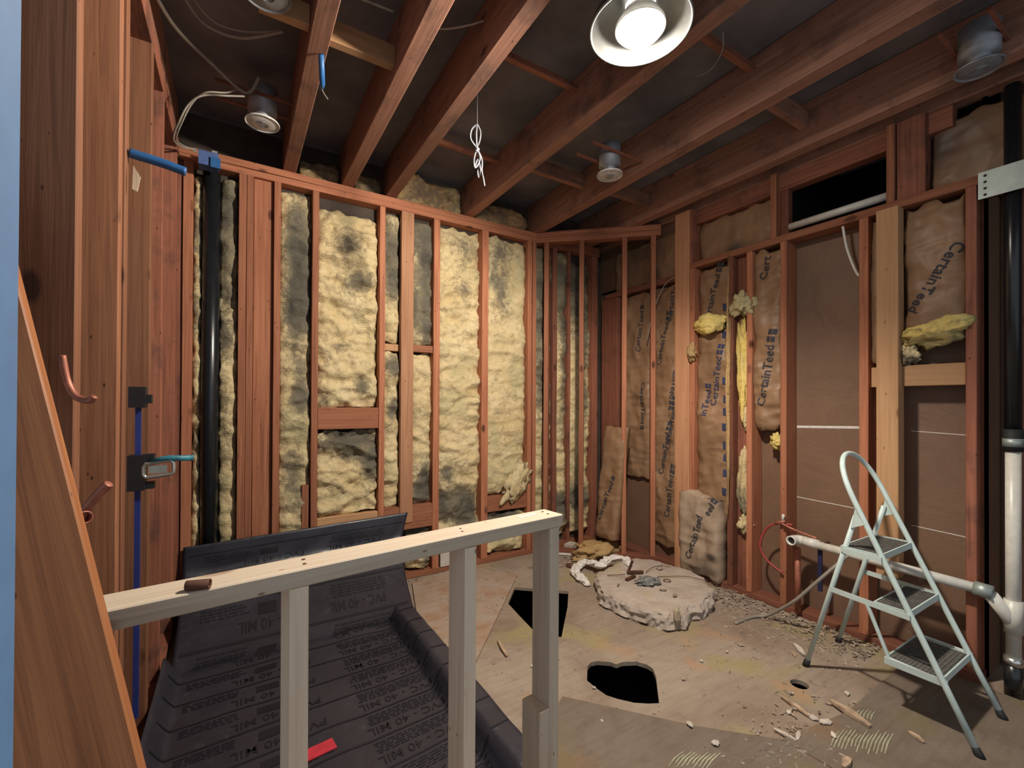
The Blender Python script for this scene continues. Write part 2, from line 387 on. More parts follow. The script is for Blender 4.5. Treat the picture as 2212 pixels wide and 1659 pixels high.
# ------------------------------------------------------------------ ceiling
ceil = MB().box((-1.0, -1.2, 2.905), (3.9, 3.3, 2.93)).build('ceiling', M['deck'], origin=False)
tag(ceil, 'dark roof deck above open ceiling joists', kind='structure')
JX = [(-.36, -.29), (.232, .304), (.575, .648), (.862, .934), (1.462, 1.535), (2.085, 2.165), (2.655, 2.735), (2.86, 2.95)]
for i, (a, b) in enumerate(JX):
    beam('joist', ceil, (a, -1.0, ZU+.001), (b, YA+.09, 2.903), M['joist'])
for x0, x1, y, z0 in ((.306, .573, 1.93, 2.70), (.06, .230, 1.90, 2.70), (1.537, 2.083, 2.45, 2.78), (2.167, 2.653, 1.25, 2.76), (2.167, 2.653, 2.35, 2.74)):
    beam('joist_blocking', ceil, (x0, y-.02, z0), (x1, y+.02, z0+.09), M['postlum'] if y < 2 and x0 < 1 else M['joist'])
for x0, x1, y0, y1 in ((.936, 1.46, 2.55, 2.58), (1.537, 2.083, 1.2, 1.23), (.936, 1.46, 1.75, 1.78)):
    beam('cross_brace', ceil, (x0, y0, 2.83), (x1, y1, 2.86), M['studdark'])

# ------------------------------------------------------------------ wall frames
def frame(o, u, n):
    u, n = V(u), V(n); z = V((0, 0, 1))
    return Matrix(((u.x, n.x, 0, o[0]), (u.y, n.y, 0, o[1]), (u.z, n.z, 1, o[2]), (0, 0, 0, 1)))
FA = frame((0, YA, 0), (1, 0, 0), (0, -1, 0))        # u = x, d = into the room, z
FC = frame((XC, 0, 0), (0, 1, 0), (-1, 0, 0))        # u = y
DA, DB = V((2.125, 3.055, 0)), V((2.90, 2.335, 0)); _du = (DB-DA).normalized(); DL = (DB-DA).length
FD = frame(DA, _du, (_du.y, -_du.x, 0) if V((_du.y, -_du.x)).dot(V((-1, -1))) > 0 else (-_du.y, _du.x, 0))
FL = frame((-.279, 0, 0), (0, 1, 0), (1, 0, 0))      # left wall, u = y
D = .089
# back wall
wa = MB().box((-.45, YA+D+.001, 0), (3.3, YA+D+.02, 2.9)).build('wall_back', M['sheath'], origin=False)
tag(wa, 'open stud wall with yellow batt insulation behind the half wall', kind='structure')
beam('top_plate', wa, (-.28, -D, ZL), (2.82, 0, ZL+.038), M['stud'], FA)
beam('top_plate', wa, (-.28, -D, ZL+.039), (2.82, 0, ZU), M['stud'], FA)
beam('sole_plate', wa, (-.28, -D, .001), (2.82, -.002, .038), M['stud'], FA)
def studA(u0, u1, z0=.039, z1=ZL-.001, d0=-D, d1=0, mat='stud', name='stud'):
    return beam(name, wa, (u0, d0, z0), (u1, d1, z1), M[mat], FA)
for u0, u1 in ((-.262, -.216), (.002, .041), (.043, .078), (.185, .222), (.400, .438), (.823, .861), (1.213, 1.262), (1.611, 1.667), (2.036, 2.074)): studA(u0, u1)
studA(-.325, -.264, d1=-.012, mat='studdark'); studA(.080, .183, d1=-.03); studA(.972, 1.062, d0=-.038, d1=.004, z0=.40, mat='studlight'); studA(2.083, 2.118, d1=.002); studA(.352, .392, z0=.039, z1=.72, d1=-.02)
studA(2.30, 2.345, d0=-D, d1=-.01, mat='studdark'); studA(2.47, 2.50, d1=-.02, mat='studdark'); studA(2.735, 2.80, d1=-.0, mat='studdark')
def block(u0, u1, z0, z1, d0=-D, d1=-.004, mat='stud'): return beam('blocking', wa, (u0, d0, z0), (u1, d1, z1), M[mat], FA)
block(.440, .821, 1.068, 1.208); block(.863, .970, 1.605, 1.652, d1=-.042, mat='postlum'); block(1.064, 1.212, 1.605, 1.655, d1=-.012)
block(.440, .821, .412, .503, mat='postlum'); block(.863, 1.212, .350, .512); block(1.669, 2.034, .390, .510)
# corner (diagonal) stud wall
wd = MB().box((.0, -.099, ZU+.002), (DL, -.010, ZU+.008)).build('wall_corner', M['studdark'], origin=False)
wd.matrix_basis = FD; wd['_o'] = (0, 0, 0)
tag(wd, 'short diagonal stud wall across the far corner', kind='structure')
def beamD(name, lo, hi, mat):
    o = beam(name, None, lo, hi, M[mat]); o.parent = wd; return o
beamD('top_plate', (-.02, -D, ZL-.005), (DL-.075, 0, ZL+.036), 'stud'); beamD('top_plate', (-.02, -D, ZL+.037), (DL-.075, 0, ZU-.001), 'stud')
beamD('sole_plate', (.06, -D, .001), (DL-.12, -.002, .038), 'studdark')
for u0, u1 in ((.055, .093), (.345, .383), (.685, .723)): beamD('stud', (u0, -D, .039), (u1, 0, ZL-.006), 'stud')
beamD('stud', (DL-.150, -D, .039), (DL-.112, 0, ZL-.006), 'stud')
# right wall
wc = MB()
wc.box((.60, -.135, 0), (3.16, -.120, ZC+.03), FC)
wc.box((-.9, -.36, 0), (.66, -.345, 2.9), FC).box((.60, -.36, 0), (.615, -.12, 2.9), FC)
wc.box((1.47, -.125, ZC+.05), (3.16, -.112, 2.9), FC); wc.box((-.4, -.125, ZC+.05), (.90, -.112, 2.9), FC) if False else None
wc.box((.60, -.135, ZC+.015), (3.16, -.9, ZC+.03), FC)
wc = wc.build('wall_right', M['gyp'], origin=False)
db = MB().box((.60, -.92, ZC+.03), (3.16, -.90, 2.9), FC).box((.6, -.92, ZC+.03), (.615, -.12, 2.9), FC).box((1.50, -.92, ZC+.03), (1.515, -.126, 2.9), FC).build('opening_shade_back', M['dark'], wc)  # near-black panels, their colour stands in for the opening's deep shade
tag(wc, 'open stud wall with kraft paper and bare brown gypsum board behind', kind='structure')
def studC(u0, u1, z0=.039, z1=ZC-.001, d0=-.115, d1=0, mat='stud', name='stud'):
    return beam(name, wc, (u0, d0, z0), (u1, d1, z1), M[mat], FC)
beam('top_plate', wc, (.605, -.115, ZC), (2.16, 0, ZC+.042), M['stud'], FC)
beam('sole_plate', wc, (.605, -.115, .001), (2.9, -.002, .038), M['studdark'], FC)
studC(2.055, 2.093); studC(1.632, 1.668); studC(1.420, 1.457); studC(1.012, 1.053); studC(.610, .646, mat='studdark')
studC(.29, .328, mat='studdark', z1=2.6); studC(1.762, 1.800, mat='studdark'); studC(1.672, 1.760, d1=-.055, mat='studdark', name='stud')
beam('post', wc, (.874, -.03, .39), (.963, .045, ZC-.002), M['postlum'], FC)
beam('blocking', wc, (.648, -.10, 1.335), (.872, -.008, 1.437), M['postlum'], FC)
beam('blocking', wc, (.965, -.10, 1.335), (1.010, -.03, 1.437), M['postlum'], FC)
beam('corner_post', wc, (2.097, -.088, .001), (2.222, .003, ZU-.001), M['studlight'], FC)
# framing above the right wall's plate
for u0, u1, d0, d1, mt in ((1.485, 1.520, -.11, -.005, 'stud'), (1.44, 1.483, -.11, -.06, 'studdark'), (.905, .938, -.11, -.005, 'stud'), (.79, .90, -.11, -.02, 'studdark'), (2.08, 2.125, -.11, -.005, 'studdark')):
    beam('cripple_stud', wc, (u0, d0, ZC+.043), (u1, d1, ZU-.001), M[mt], FC)
beam('corner_board', wc, (2.845, -.115, .04), (3.04, -.02, ZC-.05), M['studdark'], FC)
beam('header', wc, (.70, -.12, 2.56), (2.1, -.05, ZU-.001), M['studdark'], FC)
beam('top_plate', wc, (2.16, -.115, ZC-.045), (3.0, -.03, ZC+.0), M['studdark'], FC)
wire('loose_cable', [FC @ V((1.135, -.02, ZC-.005)), FC @ V((1.12, -.03, 2.1)), FC @ V((1.085, -.03, 1.98)), FC @ V((1.06, -.02, 1.93))], .007, M['pvc'], 'pale cable end hanging from the plate beside the bare gypsum')
wire('loose_cable', [FC @ V((2.22, -.01, 2.20)), FC @ V((2.32, -.01, 2.17)), FC @ V((2.43, -.01, 2.0)), FC @ V((2.50, -.01, 1.75))], .004, M['wire'], 'thin cable arching across the wide kraft batt')
# white scrape lines on the gypsum and the studs
def mark(parent, fr, u0, u1, z, dz, d, mat='whitetape', hh=.004):
    return MB().add([fr @ V(q) for q in ((u0, d, z-hh), (u1, d, z+dz-hh), (u1, d, z+dz+hh), (u0, d, z+hh), (u0, d-.0006, z-hh), (u1, d-.0006, z+dz-hh), (u1, d-.0006, z+dz+hh), (u0, d-.0006, z+hh))],
        [(0, 1, 2, 3), (4, 7, 6, 5), (0, 4, 5, 1), (3, 2, 6, 7), (0, 3, 7, 4), (1, 5, 6, 2)]).build('paper_tape', M[mat], parent)
mark(wc, FC, 1.055, 1.418, 1.118, -.012, -.1195, hh=.007); mark(wc, FC, 1.055, 1.418, .665, .012, -.1195, hh=.0022); mark(wc, FC, .648, .872, 1.10, .01, -.1195, hh=.0018); mark(wc, FC, .648, .872, .62, .01, -.1195, hh=.002)
# left wall, its lumber coloured darker to stand in for shade
wl = MB().box((1.2, -.10, 0), (3.15, -.0905, 2.9), FL).build('wall_left', M['sheath'], origin=False)
tag(wl, 'dim left stud wall beside the doorway', kind='structure')
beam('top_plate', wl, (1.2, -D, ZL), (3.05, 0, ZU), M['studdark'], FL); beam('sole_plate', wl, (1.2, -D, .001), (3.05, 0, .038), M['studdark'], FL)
for u0, mt in ((1.232, 'studshade'), (1.690, 'studshade'), (2.13, 'studshade'), (2.44, 'studdark'), (2.93, 'studdark')): beam('stud', wl, (u0, -D, .039), (u0+.040, 0, ZL-.001), M[mt], FL)
beam('stud', wl, (1.648, -D, .039), (1.688, -.006, ZL-.001), M['studshade'], FL)
# painted jamb of the doorway the camera looks through, at its left
jb = MB().box((-.30, .40, 0), (-.1345, .46, 2.903)).build('trim_1', M['jamb'], origin=False); tag(jb, 'blue painted door jamb at the left edge', kind='structure')

# ------------------------------------------------------------------ insulation
def surf(kind, seed, u0, u1, z0, z1, base, amp):
    W, H = u1-u0, z1-z0
    def f(u, z):
        e = min(u-u0, u1-u, .05)/.05; ez = min(z-z0, z1-z, .07)/.07; e = max(0, e); ez = max(0, ez)
        pil = -.022*(1-e)**2 - .02*(1-ez)**2
        p = V((u, z, seed*7.7))
        if kind == 'y':
            d = .022*noise.noise(p*4.5) + .022*noise.noise(V((u*6, z*12, seed))) + .014*noise.noise(V((u*14, z*19, seed*1.7))) + .008*noise.noise(V((u*30, z*42, seed))) + .003*noise.noise(p*75)
            d += .022*((1-abs(noise.noise(V((u*3.3+z, z*8.5, seed*3.1)))))**3-.45)
            d -= .014*max(0, noise.noise(V((u*4+3, z*9, seed*2.3)))-.25)*2
        else:
            a = noise.noise(p*4.2); b = noise.noise(V((u*9, z*5, seed*3))); c = noise.noise(V((u*5+z*3, z*16, seed)))
            q = V((u*6.5+.25*a, z*4.6, seed*3.3)); f1 = noise.voronoi(q)[0]; q2 = V((u*16, z*11, seed*5.1)); f2 = noise.voronoi(q2)[0]
            d = .010*a + .006*(1-2*abs(b)) + .004*(1-2*abs(c)) + .020*(f1[0]-.4) + .006*(f2[0]-.4)
        return base + pil*(1 if kind == 'y' else .7) + d*amp
    return f
def batt(label, fr, u0, u1, z0, z1, base=-.032, back=-.086, kind='y', mat='ins', stains=(), seed=1, amp=1., group=None, step=.0105, jag=.014, name='insulation_batt', slant=(0, 0)):
    f = surf(kind, seed, u0, u1, z0, z1, base, amp)
    nu = max(4, int((u1-u0)/step)); nz = max(4, int((z1-z0)/step)); m = MB(); at = []
    for j in range(nz+1):
        for i in range(nu+1):
            tu, tz = i/nu, j/nz
            u = u0+(u1-u0)*tu; z = z0+(z1-z0)*tz
            jz = jag*noise.noise(V((u*14, seed*3.1, 5 if tz > .5 else 1)))*(1 if j in (0, nz) else 0) * 2.2
            ju = jag*.35*noise.noise(V((z*12, seed*4.1, 8 if tu > .5 else 2)))*(1 if i in (0, nu) else 0)
            s = 0
            for su, sz, ru, rz, k in stains:
                q = ((u-su)/ru)**2+((z-sz)/rz)**2
                s += 1.35*k*math.exp(-q*1.1)
            s *= .75+.7*noise.noise(V((u*7, z*7, seed+4)))
            m.v.append(fr @ V((u+ju+slant[0]*(1-tz), f(u, z)+slant[1]*(1-tz), z+jz))); at.append(max(0, s))
    for j in range(nz):
        for i in range(nu): m.f.append((j*(nu+1)+i, j*(nu+1)+i+1, (j+1)*(nu+1)+i+1, (j+1)*(nu+1)+i))
    per = [i for i in range(nu+1)] + [j*(nu+1)+nu for j in range(1, nz+1)] + [nz*(nu+1)+i for i in range(nu-1, -1, -1)] + [j*(nu+1) for j in range(nz-1, 0, -1)]
    n0 = len(m.v); inv = fr.inverted()
    for k in per:
        q = inv @ m.v[k]; q.y = back+slant[1]*(1-(q.z-z0)/(z1-z0)); m.v.append(fr @ q); at.append(at[k])
    L = len(per)
    for k in range(L): m.f.append((per[k], n0+k, n0+(k+1) % L, per[(k+1) % L]))
    m.f.append(tuple(n0+k for k in range(L)))
    o = m.build(name, M[mat], None, True, attr=at); tag(o, label, 'insulation', group)
    o['_s'] = 0; SURF[o.name] = (f, fr, slant, z0, z1); return o
SURF = {}
G1 = 'yellow batts in the back wall'; G2 = 'kraft faced batts in the right wall'
batt('narrow tattered insulation strip just left of the black vent pipe', FA, -.214, -.178, .30, 2.52, stains=[(-.2, 2.1, .1, .5, .35), (-.2, .9, .1, .3, .25)], seed=1, group=G1, jag=.03)
batt('slim insulation strip just right of the black vent pipe', FA, -.086, .000, .10, 2.55, stains=[(-.04, 2.3, .08, .35, .5), (-.06, 1.7, .05, .25, .45), (-.04, 1.1, .05, .2, .2)], seed=2, group=G1, jag=.03)
batt('tall batt with blackened upper half, right of the doubled studs', FA, .224, .398, .06, 2.56, stains=[(.33, 2.25, .07, .35, .85), (.34, 1.85, .08, .3, .95), (.35, 1.3, .06, .16, .7), (.30, .8, .06, .15, .45), (.37, .55, .06, .15, .5)], seed=3, group=G1)
batt('large lumpy cream batt above the wide wooden block', FA, .440, .821, 1.212, 2.50, stains=[(.62, 2.28, .09, .08, .35), (.68, 2.05, .12, .10, .35), (.58, 1.62, .06, .04, .4), (.72, 1.35, .05, .05, .5), (.50, 1.25, .05, .04, .3)], seed=4, group=G1, amp=1.6)
batt('square batt stained grey at its top, below the wide wooden block', FA, .440, .821, .507, 1.055, stains=[(.65, .98, .16, .10, .95), (.78, .85, .06, .14, .7), (.50, .95, .06, .06, .4)], seed=5, group=G1, amp=1.6)
batt('narrow batt between stud and flat upright, above the short block', FA, .863, .970, 1.66, 2.56, stains=[(.92, 2.3, .07, .2, .7), (.93, 2.1, .05, .2, .6)], seed=6, group=G1)
batt('narrow batt between stud and flat upright, below the short block', FA, .863, .970, .515, 1.598, stains=[(.93, 1.50, .06, .08, .7), (.93, 1.2, .04, .12, .45)], seed=7, group=G1)
batt('dark grey batt right of the flat upright, above the block', FA, 1.064, 1.212, 1.66, 2.55, stains=[(1.15, 2.35, .1, .3, .9), (1.17, 1.85, .06, .22, .75), (1.08, 2.0, .03, .3, .4)], seed=8, group=G1)
batt('pale yellow batt right of the flat upright, below the block', FA, 1.064, 1.212, .516, 1.598, stains=[(1.16, .65, .06, .14, .8), (1.13, .55, .06, .08, .6)], seed=9, group=G1)
batt('bright yellow batt in the third wide bay, dark and torn at its foot', FA, 1.264, 1.609, .20, 2.56, stains=[(1.48, 2.4, .12, .10, .30), (1.45, 2.1, .10, .10, .22), (1.36, .50, .12, .12, .95), (1.52, .42, .10, .12, .9), (1.34, .68, .05, .08, .6)], seed=10, group=G1, amp=1.25)
batt('smooth yellow batt in the last bay before the corner studs', FA, 1.669, 2.034, .52, 2.56, stains=[(1.78, 2.35, .10, .22, .45), (1.80, 2.05, .08, .12, .3)], seed=11, group=G1, amp=.8)
batt('small crumpled batt end near the floor in the last yellow bay', FA, 1.669, 2.030, .055, .37, stains=[(1.82, .34, .15, .06, .9), (1.75, .30, .06, .05, .4)], seed=12, group=G1, amp=1.7)
batt('ragged batt end near the floor beside the black membrane', FA, 1.030, 1.205, .05, .34, stains=[(1.1, .30, .1, .06, .85), (1.18, .10, .04, .05, .5)], seed=13, group=G1, amp=1.5)
batt('narrow grey batt just behind the first diagonal wall stud', FA, 2.120, 2.298, .10, 2.56, stains=[(2.2, 2.1, .2, .7, .75), (2.25, 1.2, .08, .3, .3)], seed=14, group=G1)
batt('streaked batt behind the diagonal wall with pale edge', FA, 2.347, 2.468, .10, 2.56, stains=[(2.4, 2.3, .2, .4, .6), (2.44, 1.6, .05, .6, .4), (2.4, .35, .1, .15, .8)], seed=15, group=G1)
batt('rightmost batt of the back wall, next to the dark corner board', FA, 2.502, 2.733, .10, 2.50, stains=[(2.6, 2.3, .2, .35, .8), (2.66, 1.5, .05, .6, .45), (2.6, .42, .12, .12, .8)], seed=16, group=G1)
# pieces stuffed above the back wall's plate
FA2 = frame((0, YA+.07, 0), (1, 0, 0), (0, -1, 0))
for i, (u0, u1, z1, lb) in enumerate(((.33, .56, 2.78, 'wool tuft stuffed above the plate between first and second joist'), (.67, .85, 2.79, 'wool tuft stuffed above the plate between second and third joist'), (.96, 1.44, 2.87, 'thick grey wool roll stuffed above the plate under the hanging wires'), (1.56, 2.05, 2.82, 'grey wool panel above the plate just left of the corner'))):
    batt(lb, FA2, u0, u1, ZU+.004, z1, base=.035, back=-.02, stains=[((u0+u1)/2, 2.74, .3, .2, .28)], seed=20+i, group='wool stuffed above the wall plate', amp=1.5, mat='insbrown')
def lettering(o, text, uc, zc, size, ang, mat='ink', squares=2, bold=.012):
    f, fr, slant, z0, z1 = SURF[o.name]
    cu = bpy.data.curves.new('t', 'FONT'); cu.body = text; cu.size = size; cu.resolution_u = 2; cu.offset = bold*size; cu.space_character = 1.02
    to = bpy.data.objects.new('t', cu); me = bpy.data.meshes.new_from_object(to); m = MB(); L = max(v.co.x for v in me.vertices)
    m.add([v.co.copy() for v in me.vertices], [tuple(p.vertices) for p in me.polygons]); bpy.data.objects.remove(to); bpy.data.curves.remove(cu)
    x = L+size*.25
    for k in range(squares):
        m.add([(x, 0, 0), (x+size*.45, 0, 0), (x+size*.45, size*.3, 0), (x, size*.3, 0)], [(0, 1, 2, 3)])
        m.add([(x, size*.38, 0), (x+size*.45, size*.38, 0), (x+size*.45, size*.68, 0), (x, size*.68, 0)], [(0, 1, 2, 3)]); x += size*.62
    ca, sa = math.cos(ang), math.sin(ang); vs = []
    for p in m.v:
        a, b = p.x-L/2, p.y-size*.33
        u = uc-(a*ca-b*sa); z = zc+(a*sa+b*ca); tz = (z-z0)/(z1-z0)
        vs.append(fr @ V((u+slant[0]*(1-tz), f(u, z)+slant[1]*(1-tz)+.0035, z)))
    m.v = vs; off = o.matrix_basis.translation; o['_o'] = list(off)
    return m.build('printed_lettering', M[mat], o)
A75 = R(72)
k1 = batt('kraft faced batt at the far corner, left of the third diagonal stud', FC, 2.53, 2.84, .62, 2.17, base=-.09, back=-.118, kind='k', mat='kraft', stains=[(2.82, 1.4, .03, .8, .4)], seed=31, group=G2, amp=1.5)
lettering(k1, 'CertainTeed', 2.63, 1.85, .066, R(85), squares=1); lettering(k1, 'CertainTeed', 2.60, 1.25, .066, R(-92), squares=1)
k2 = batt('wide kraft faced batt between the third diagonal stud and corner post', FC, 2.14, 2.52, .12, 2.17, base=-.085, back=-.118, kind='k', mat='kraft', seed=32, group=G2, amp=1.6, stains=[(2.3, .95, .05, .05, .5), (2.45, .72, .04, .04, .5)])
for uc, zc, an in ((2.40, 1.72, 76), (2.30, 2.05, 76), (2.32, 1.05, 79), (2.38, .85, 78), (2.33, .52, 80), (2.27, 1.45, -100)): lettering(k2, 'CertainTeed', uc, zc, .066, R(an), squares=2)
k3 = batt('crumpled kraft faced batt right beside the corner post, with blue checks', FC, 1.802, 2.053, .46, 2.20, base=-.045, back=-.112, kind='k', mat='kraft', seed=33, group=G2, amp=1.7)
lettering(k3, 'CertainTeed', 1.94, 1.98, .066, R(74)); lettering(k3, 'CertainTeed', 1.90, 1.40, .066, R(80), 'inkblue'); lettering(k3, 'inTeed', 1.98, 1.25, .066, R(83), 'inkblue', 1)
fl = MB(); fkt = SURF[k3.name][0]
for i in range(13):
    z = .62+i*.105+(.02 if i % 3 else 0)
    if 1.45 < z < 1.62: continue
    vs = [FC @ V((u, fkt(min(max(u, 1.803), 2.05), zz)+.006, zz)) for u, zz in ((1.822, z), (1.850, z+.004), (1.850, z+.052), (1.822, z+.048))]; k3['_o'] = list(k3.matrix_basis.translation); MB().add(vs, [(0, 1, 2, 3)]).build('printed_check', M['inkblue'], k3)
k4 = batt('bulging kraft faced batt torn off at its lower end', FC, 1.459, 1.630, 1.115, 2.20, base=-.025, back=-.112, kind='k', mat='kraft', seed=34, group=G2, amp=2.0, jag=.03)
lettering(k4, 'CertainTeed', 1.545, 1.42, .074, R(80)); lettering(k4, 'Cert', 1.56, 2.10, .074, R(76), squares=0)
k5 = batt('dusty kraft bag slumped on the floor beside the corner post', FC, 1.835, 2.15, .04, .60, base=.035, back=-.10, kind='k', mat='kraftgrey', seed=35, group=G2, amp=1.7, jag=.03, stains=[(1.88, .2, .04, .03, .9), (1.95, .1, .1, .06, .5)])
lettering(k5, 'CertainTeed', 2.02, .30, .066, R(72), squares=0); lettering(k5, 'eed', 1.90, .52, .062, R(60), squares=1)
k6 = batt('kraft faced batt hanging loose above the short block, far right bay', FC, .650, .870, 1.60, 2.20, base=-.03, back=-.112, kind='k', mat='kraft', seed=36, group=G2, amp=1.6, jag=.03)
lettering(k6, 'CertainTeed', .752, 1.845, .066, R(-121), squares=0)
k7 = batt('thin strip of kraft batt squeezed left of the tan post', FC, .966, 1.010, 1.45, 2.20, base=-.03, back=-.112, kind='k', mat='kraft', seed=37, group=G2)
k8 = batt('fallen kraft faced batt leaning at the foot of the far corner', FC, 2.57, 2.80, .15, 1.05, base=.16, back=.10, kind='k', mat='kraft', seed=38, group=G2, amp=1.3, slant=(.02, .10))
lettering(k8, 'CertainTeed', 2.70, .45, .066, R(72), squares=1)
batt('dark kraft paper sheet above the plate, right of the corner post', FC, 1.525, 2.075, ZC+.046, 2.552, base=-.085, back=-.108, kind='k', mat='kraft', seed=39, group=G2, stains=[(1.8, 2.30, .08, .05, .8)])
batt('shadowed kraft paper sheet above the plate at the far right', FC, .30, .785, ZC+.046, 2.60, base=-.085, back=-.108, kind='k', mat='kraft', seed=40, group=G2, stains=[(.7, 2.5, .2, .15, .6)])
batt('kraft batt hung high behind the diagonal wall', FC, 2.17, 2.95, ZC+.01, 2.58, base=-.09, back=-.118, kind='k', mat='kraft', seed=41, group=G2, stains=[(2.7, 2.5, .4, .15, .5), (2.5, 2.3, .08, .05, .7)])
def tuft(label, c, size, seed, mat='insyellow', rough=.35, sub=4, name='insulation_tuft', cat='insulation', group='loose yellow wool', dark=0, tilt=None):
    bm = bmesh.new(); bmesh.ops.create_icosphere(bm, subdivisions=sub, radius=1)
    m = MB(); at = []
    for v in bm.verts:
        p = v.co.copy(); k = 1+rough*fbm(p+V((seed*5.3, 0, 0)), 1.7, 5)+rough*.35*fbm(p+V((0, seed*2.3, 0)), 9, 3); q = p*k
        q = V((q.x*size[0], q.y*size[1], q.z*size[2]))
        if tilt: q = Matrix.Rotation(tilt[0], 3, tilt[1]) @ q
        m.v.append(V(c)+q); at.append(max(0, dark*(.5-p.z)+dark*fbm(p, 2.5)))
    m.f = [tuple(v.index for v in f.verts) for f in bm.faces]; bm.free()
    return tag(m.build(name, M[mat], None, True, attr=at), label, cat, group)
def pc(u, d, z): return FC @ V((u, d, z))
tuft('yellow wool wad bursting from the checked kraft batt', pc(1.93, .004, 1.80), (.05, .115, .07), 1)
tuft('small torn wool knot hooked on the thin stud', pc(2.062, .02, 1.62), (.022, .03, .06), 2, 'insbrown', .6)
tuft('ragged pale wool knot high between two dark studs', pc(1.70, -.01, 1.90), (.04, .07, .07), 3, 'ins', .7)
tuft('long hanging strip of yellow wool between two dark studs', pc(1.708, -.035, 1.48), (.022, .04, .29), 4, rough=.55)
tuft('thin wool drip below the long yellow strip', pc(1.69, -.035, 1.16), (.014, .018, .075), 5, 'ins', .5)
tuft('short upright wool slab low between two dark studs', pc(1.708, -.04, .73), (.022, .040, .20), 6, 'ins', .35, dark=.25)
tuft('frayed pale wool edge along the checked batt', pc(1.790, .006, 1.30), (.012, .013, .62), 7, 'insbrown', .8)
tuft('small yellow wool wisp under the torn bulging batt', pc(1.49, -.05, 1.01), (.03, .045, .04), 8, rough=.8)
tuft('yellow wool roll spilling above the short block, far right bay', pc(.755, -.01, 1.585), (.04, .125, .055), 9, rough=.5, dark=.35, tilt=(R(-12), 'X'))
tuft('grey wool scrap hanging left below the yellow roll', pc(.845, -.01, 1.49), (.03, .035, .05), 10, 'ins', .6, dark=.5)
tuft('white paper scrap wedged low between two dark studs', pc(1.69, -.03, .46), (.02, .045, .05), 11, 'ins', .8)
tuft('fibrous yellow flap torn loose in the last yellow bay', V((1.93, YA-.015, .60)), (.09, .022, .13), 12, 'ins', .8, tilt=(R(35), 'Y'))
tuft('brown wool heap on the floor at the far corner', V((2.50, 2.74, .045)), (.20, .12, .07), 13, 'insbrown', .5, group='loose wool on the floor')

# ------------------------------------------------------------------ half wall
HA, HB = V((-.20, .962, 0)), V((.856, 1.090, 0)); hu = (HB-HA).normalized(); HLn = (HB-HA).length
FH = frame(HA, hu, (hu.y, -hu.x, 0)); HZ = .900
hw = empty('half_wall', HA.lerp(HB, .5), 'pale new-lumber half wall frame in front of the black shower membrane', 'half wall')
beam('top_plate', hw, (0, -.086, HZ-.036), (HLn, 0, HZ), M['newlum'], FH)
beam('sole_plate', hw, (0, -.086, .001), (HLn, 0, .039), M['newlum'], FH)
for X0, X1 in ((.094, .130), (.507, .543), (.808, .846)):
    a = (X0-HA.x)/hu.x; b = (X1-HA.x)/hu.x
    beam('stud', hw, (a, -.086, .040), (b, -.003, HZ-.037), M['newlum'], FH)
a = (.808-HA.x)/hu.x; beam('jack_stud', hw, (a-.040, -.086, .040), (a-.001, -.002, .325), M['newlum'], FH)
nl = MB()
for u, d in ((.33, -.03), (.335, -.06), (.72, -.03), (.73, -.055), (1.03, -.03), (1.035, -.06)):
    nl.lathe([(.0001, .0012), (.004, .0012), (.004, 0)], FH @ V((u, d, HZ)), 8)
nl.build('nail_head', M['rust'], hw)
tgm = MB().box((.93, -.060, HZ+.0002), (1.0, -.044, HZ+.001), FH).build('paper_tag', M['whitetape'], hw)
rp = aZ(428, 1263, HZ+.0092); dr = V((.93, -.28, 0)).normalized()
rp_o = empty('pipe_stub', rp-V((0, 0, .0092)), 'short rusty pipe stub lying on the half wall plate', 'pipe')
prof = [(.0088, -.019), (.009, .019), (.0072, .019), (.0072, -.019), (.0088, -.019)]
MB().lathe(prof, rp, 20, rot2(V((0, 0, 1)), dr)).build('pipe_body', M['rust'], rp_o, True)
MB().lathe([(.0001, 0), (.0071, 0)], rp-dr*.006, 16, rot2(V((0, 0, 1)), dr)).build('pipe_plug', M['black'], rp_o)

# ------------------------------------------------------------------ black shower membrane
def liner_pt(s, x):
    """s runs down the back wall and out over the floor; x across, with the kerb at the right"""
    pass
lin = MB(); NX, NS = 74, 96
def lin_fn(tx, ts):
    n = noise.noise(V((tx*5, ts*9, 2)))
    if ts < .30:                                         # up the wall
        t = ts/.30; xl, xr = -.245+.0*t, 1.022-.13*t; x = xl+(xr-xl)*tx
        y = 3.045-.02*t-.52*max(0, t-.30)**1.6/.7**1.6; z = (.440+.037*tx)*(1-t)**1.0
        z = max(z, .02*(1-t)+.012); wr = .012*math.sin(tx*9+t*5)*math.sin(t*math.pi)+.016*n*math.sin(t*math.pi)
        y -= abs(wr)+.004; 
        return V((x, y, z))
    t = (ts-.30)/.70; y = 2.505-1.66*t; xr = .892-.02*t; x = -.268+(xr+.268)*tx; y = 2.505-(2.505-(1.068+.1154*(x+.2)))*t
    z = .010+.010*max(0, n)+.012*math.exp(-((t-.04)/.03)**2)*(1+n)
    k0 = .722; 
    if x > k0:                                           # turned up over the kerb
        q = x-k0; r = min(1, q/.05); h = .088*min(1, t/.02+.5); 
        if q < .045: z += h*(q/.045)**1.5
        elif q < .128: z += h+.004*n
        else: z = max(.006, z+h*(1-(q-.128)/.035)); 
    if tx < .05: z += .09*(1-tx/.05)
    return V((x, y, z))
for j in range(NS+1):
    for i in range(NX+1): lin.v.append(lin_fn(i/NX, j/NS))
for j in range(NS):
    for i in range(NX): lin.f.append((j*(NX+1)+i, j*(NX+1)+i+1, (j+1)*(NX+1)+i+1, (j+1)*(NX+1)+i))
ln = lin.build('shower_membrane', M['liner'], None, True); tag(ln, 'black printed shower pan membrane draped up the back wall and over a kerb', 'membrane')
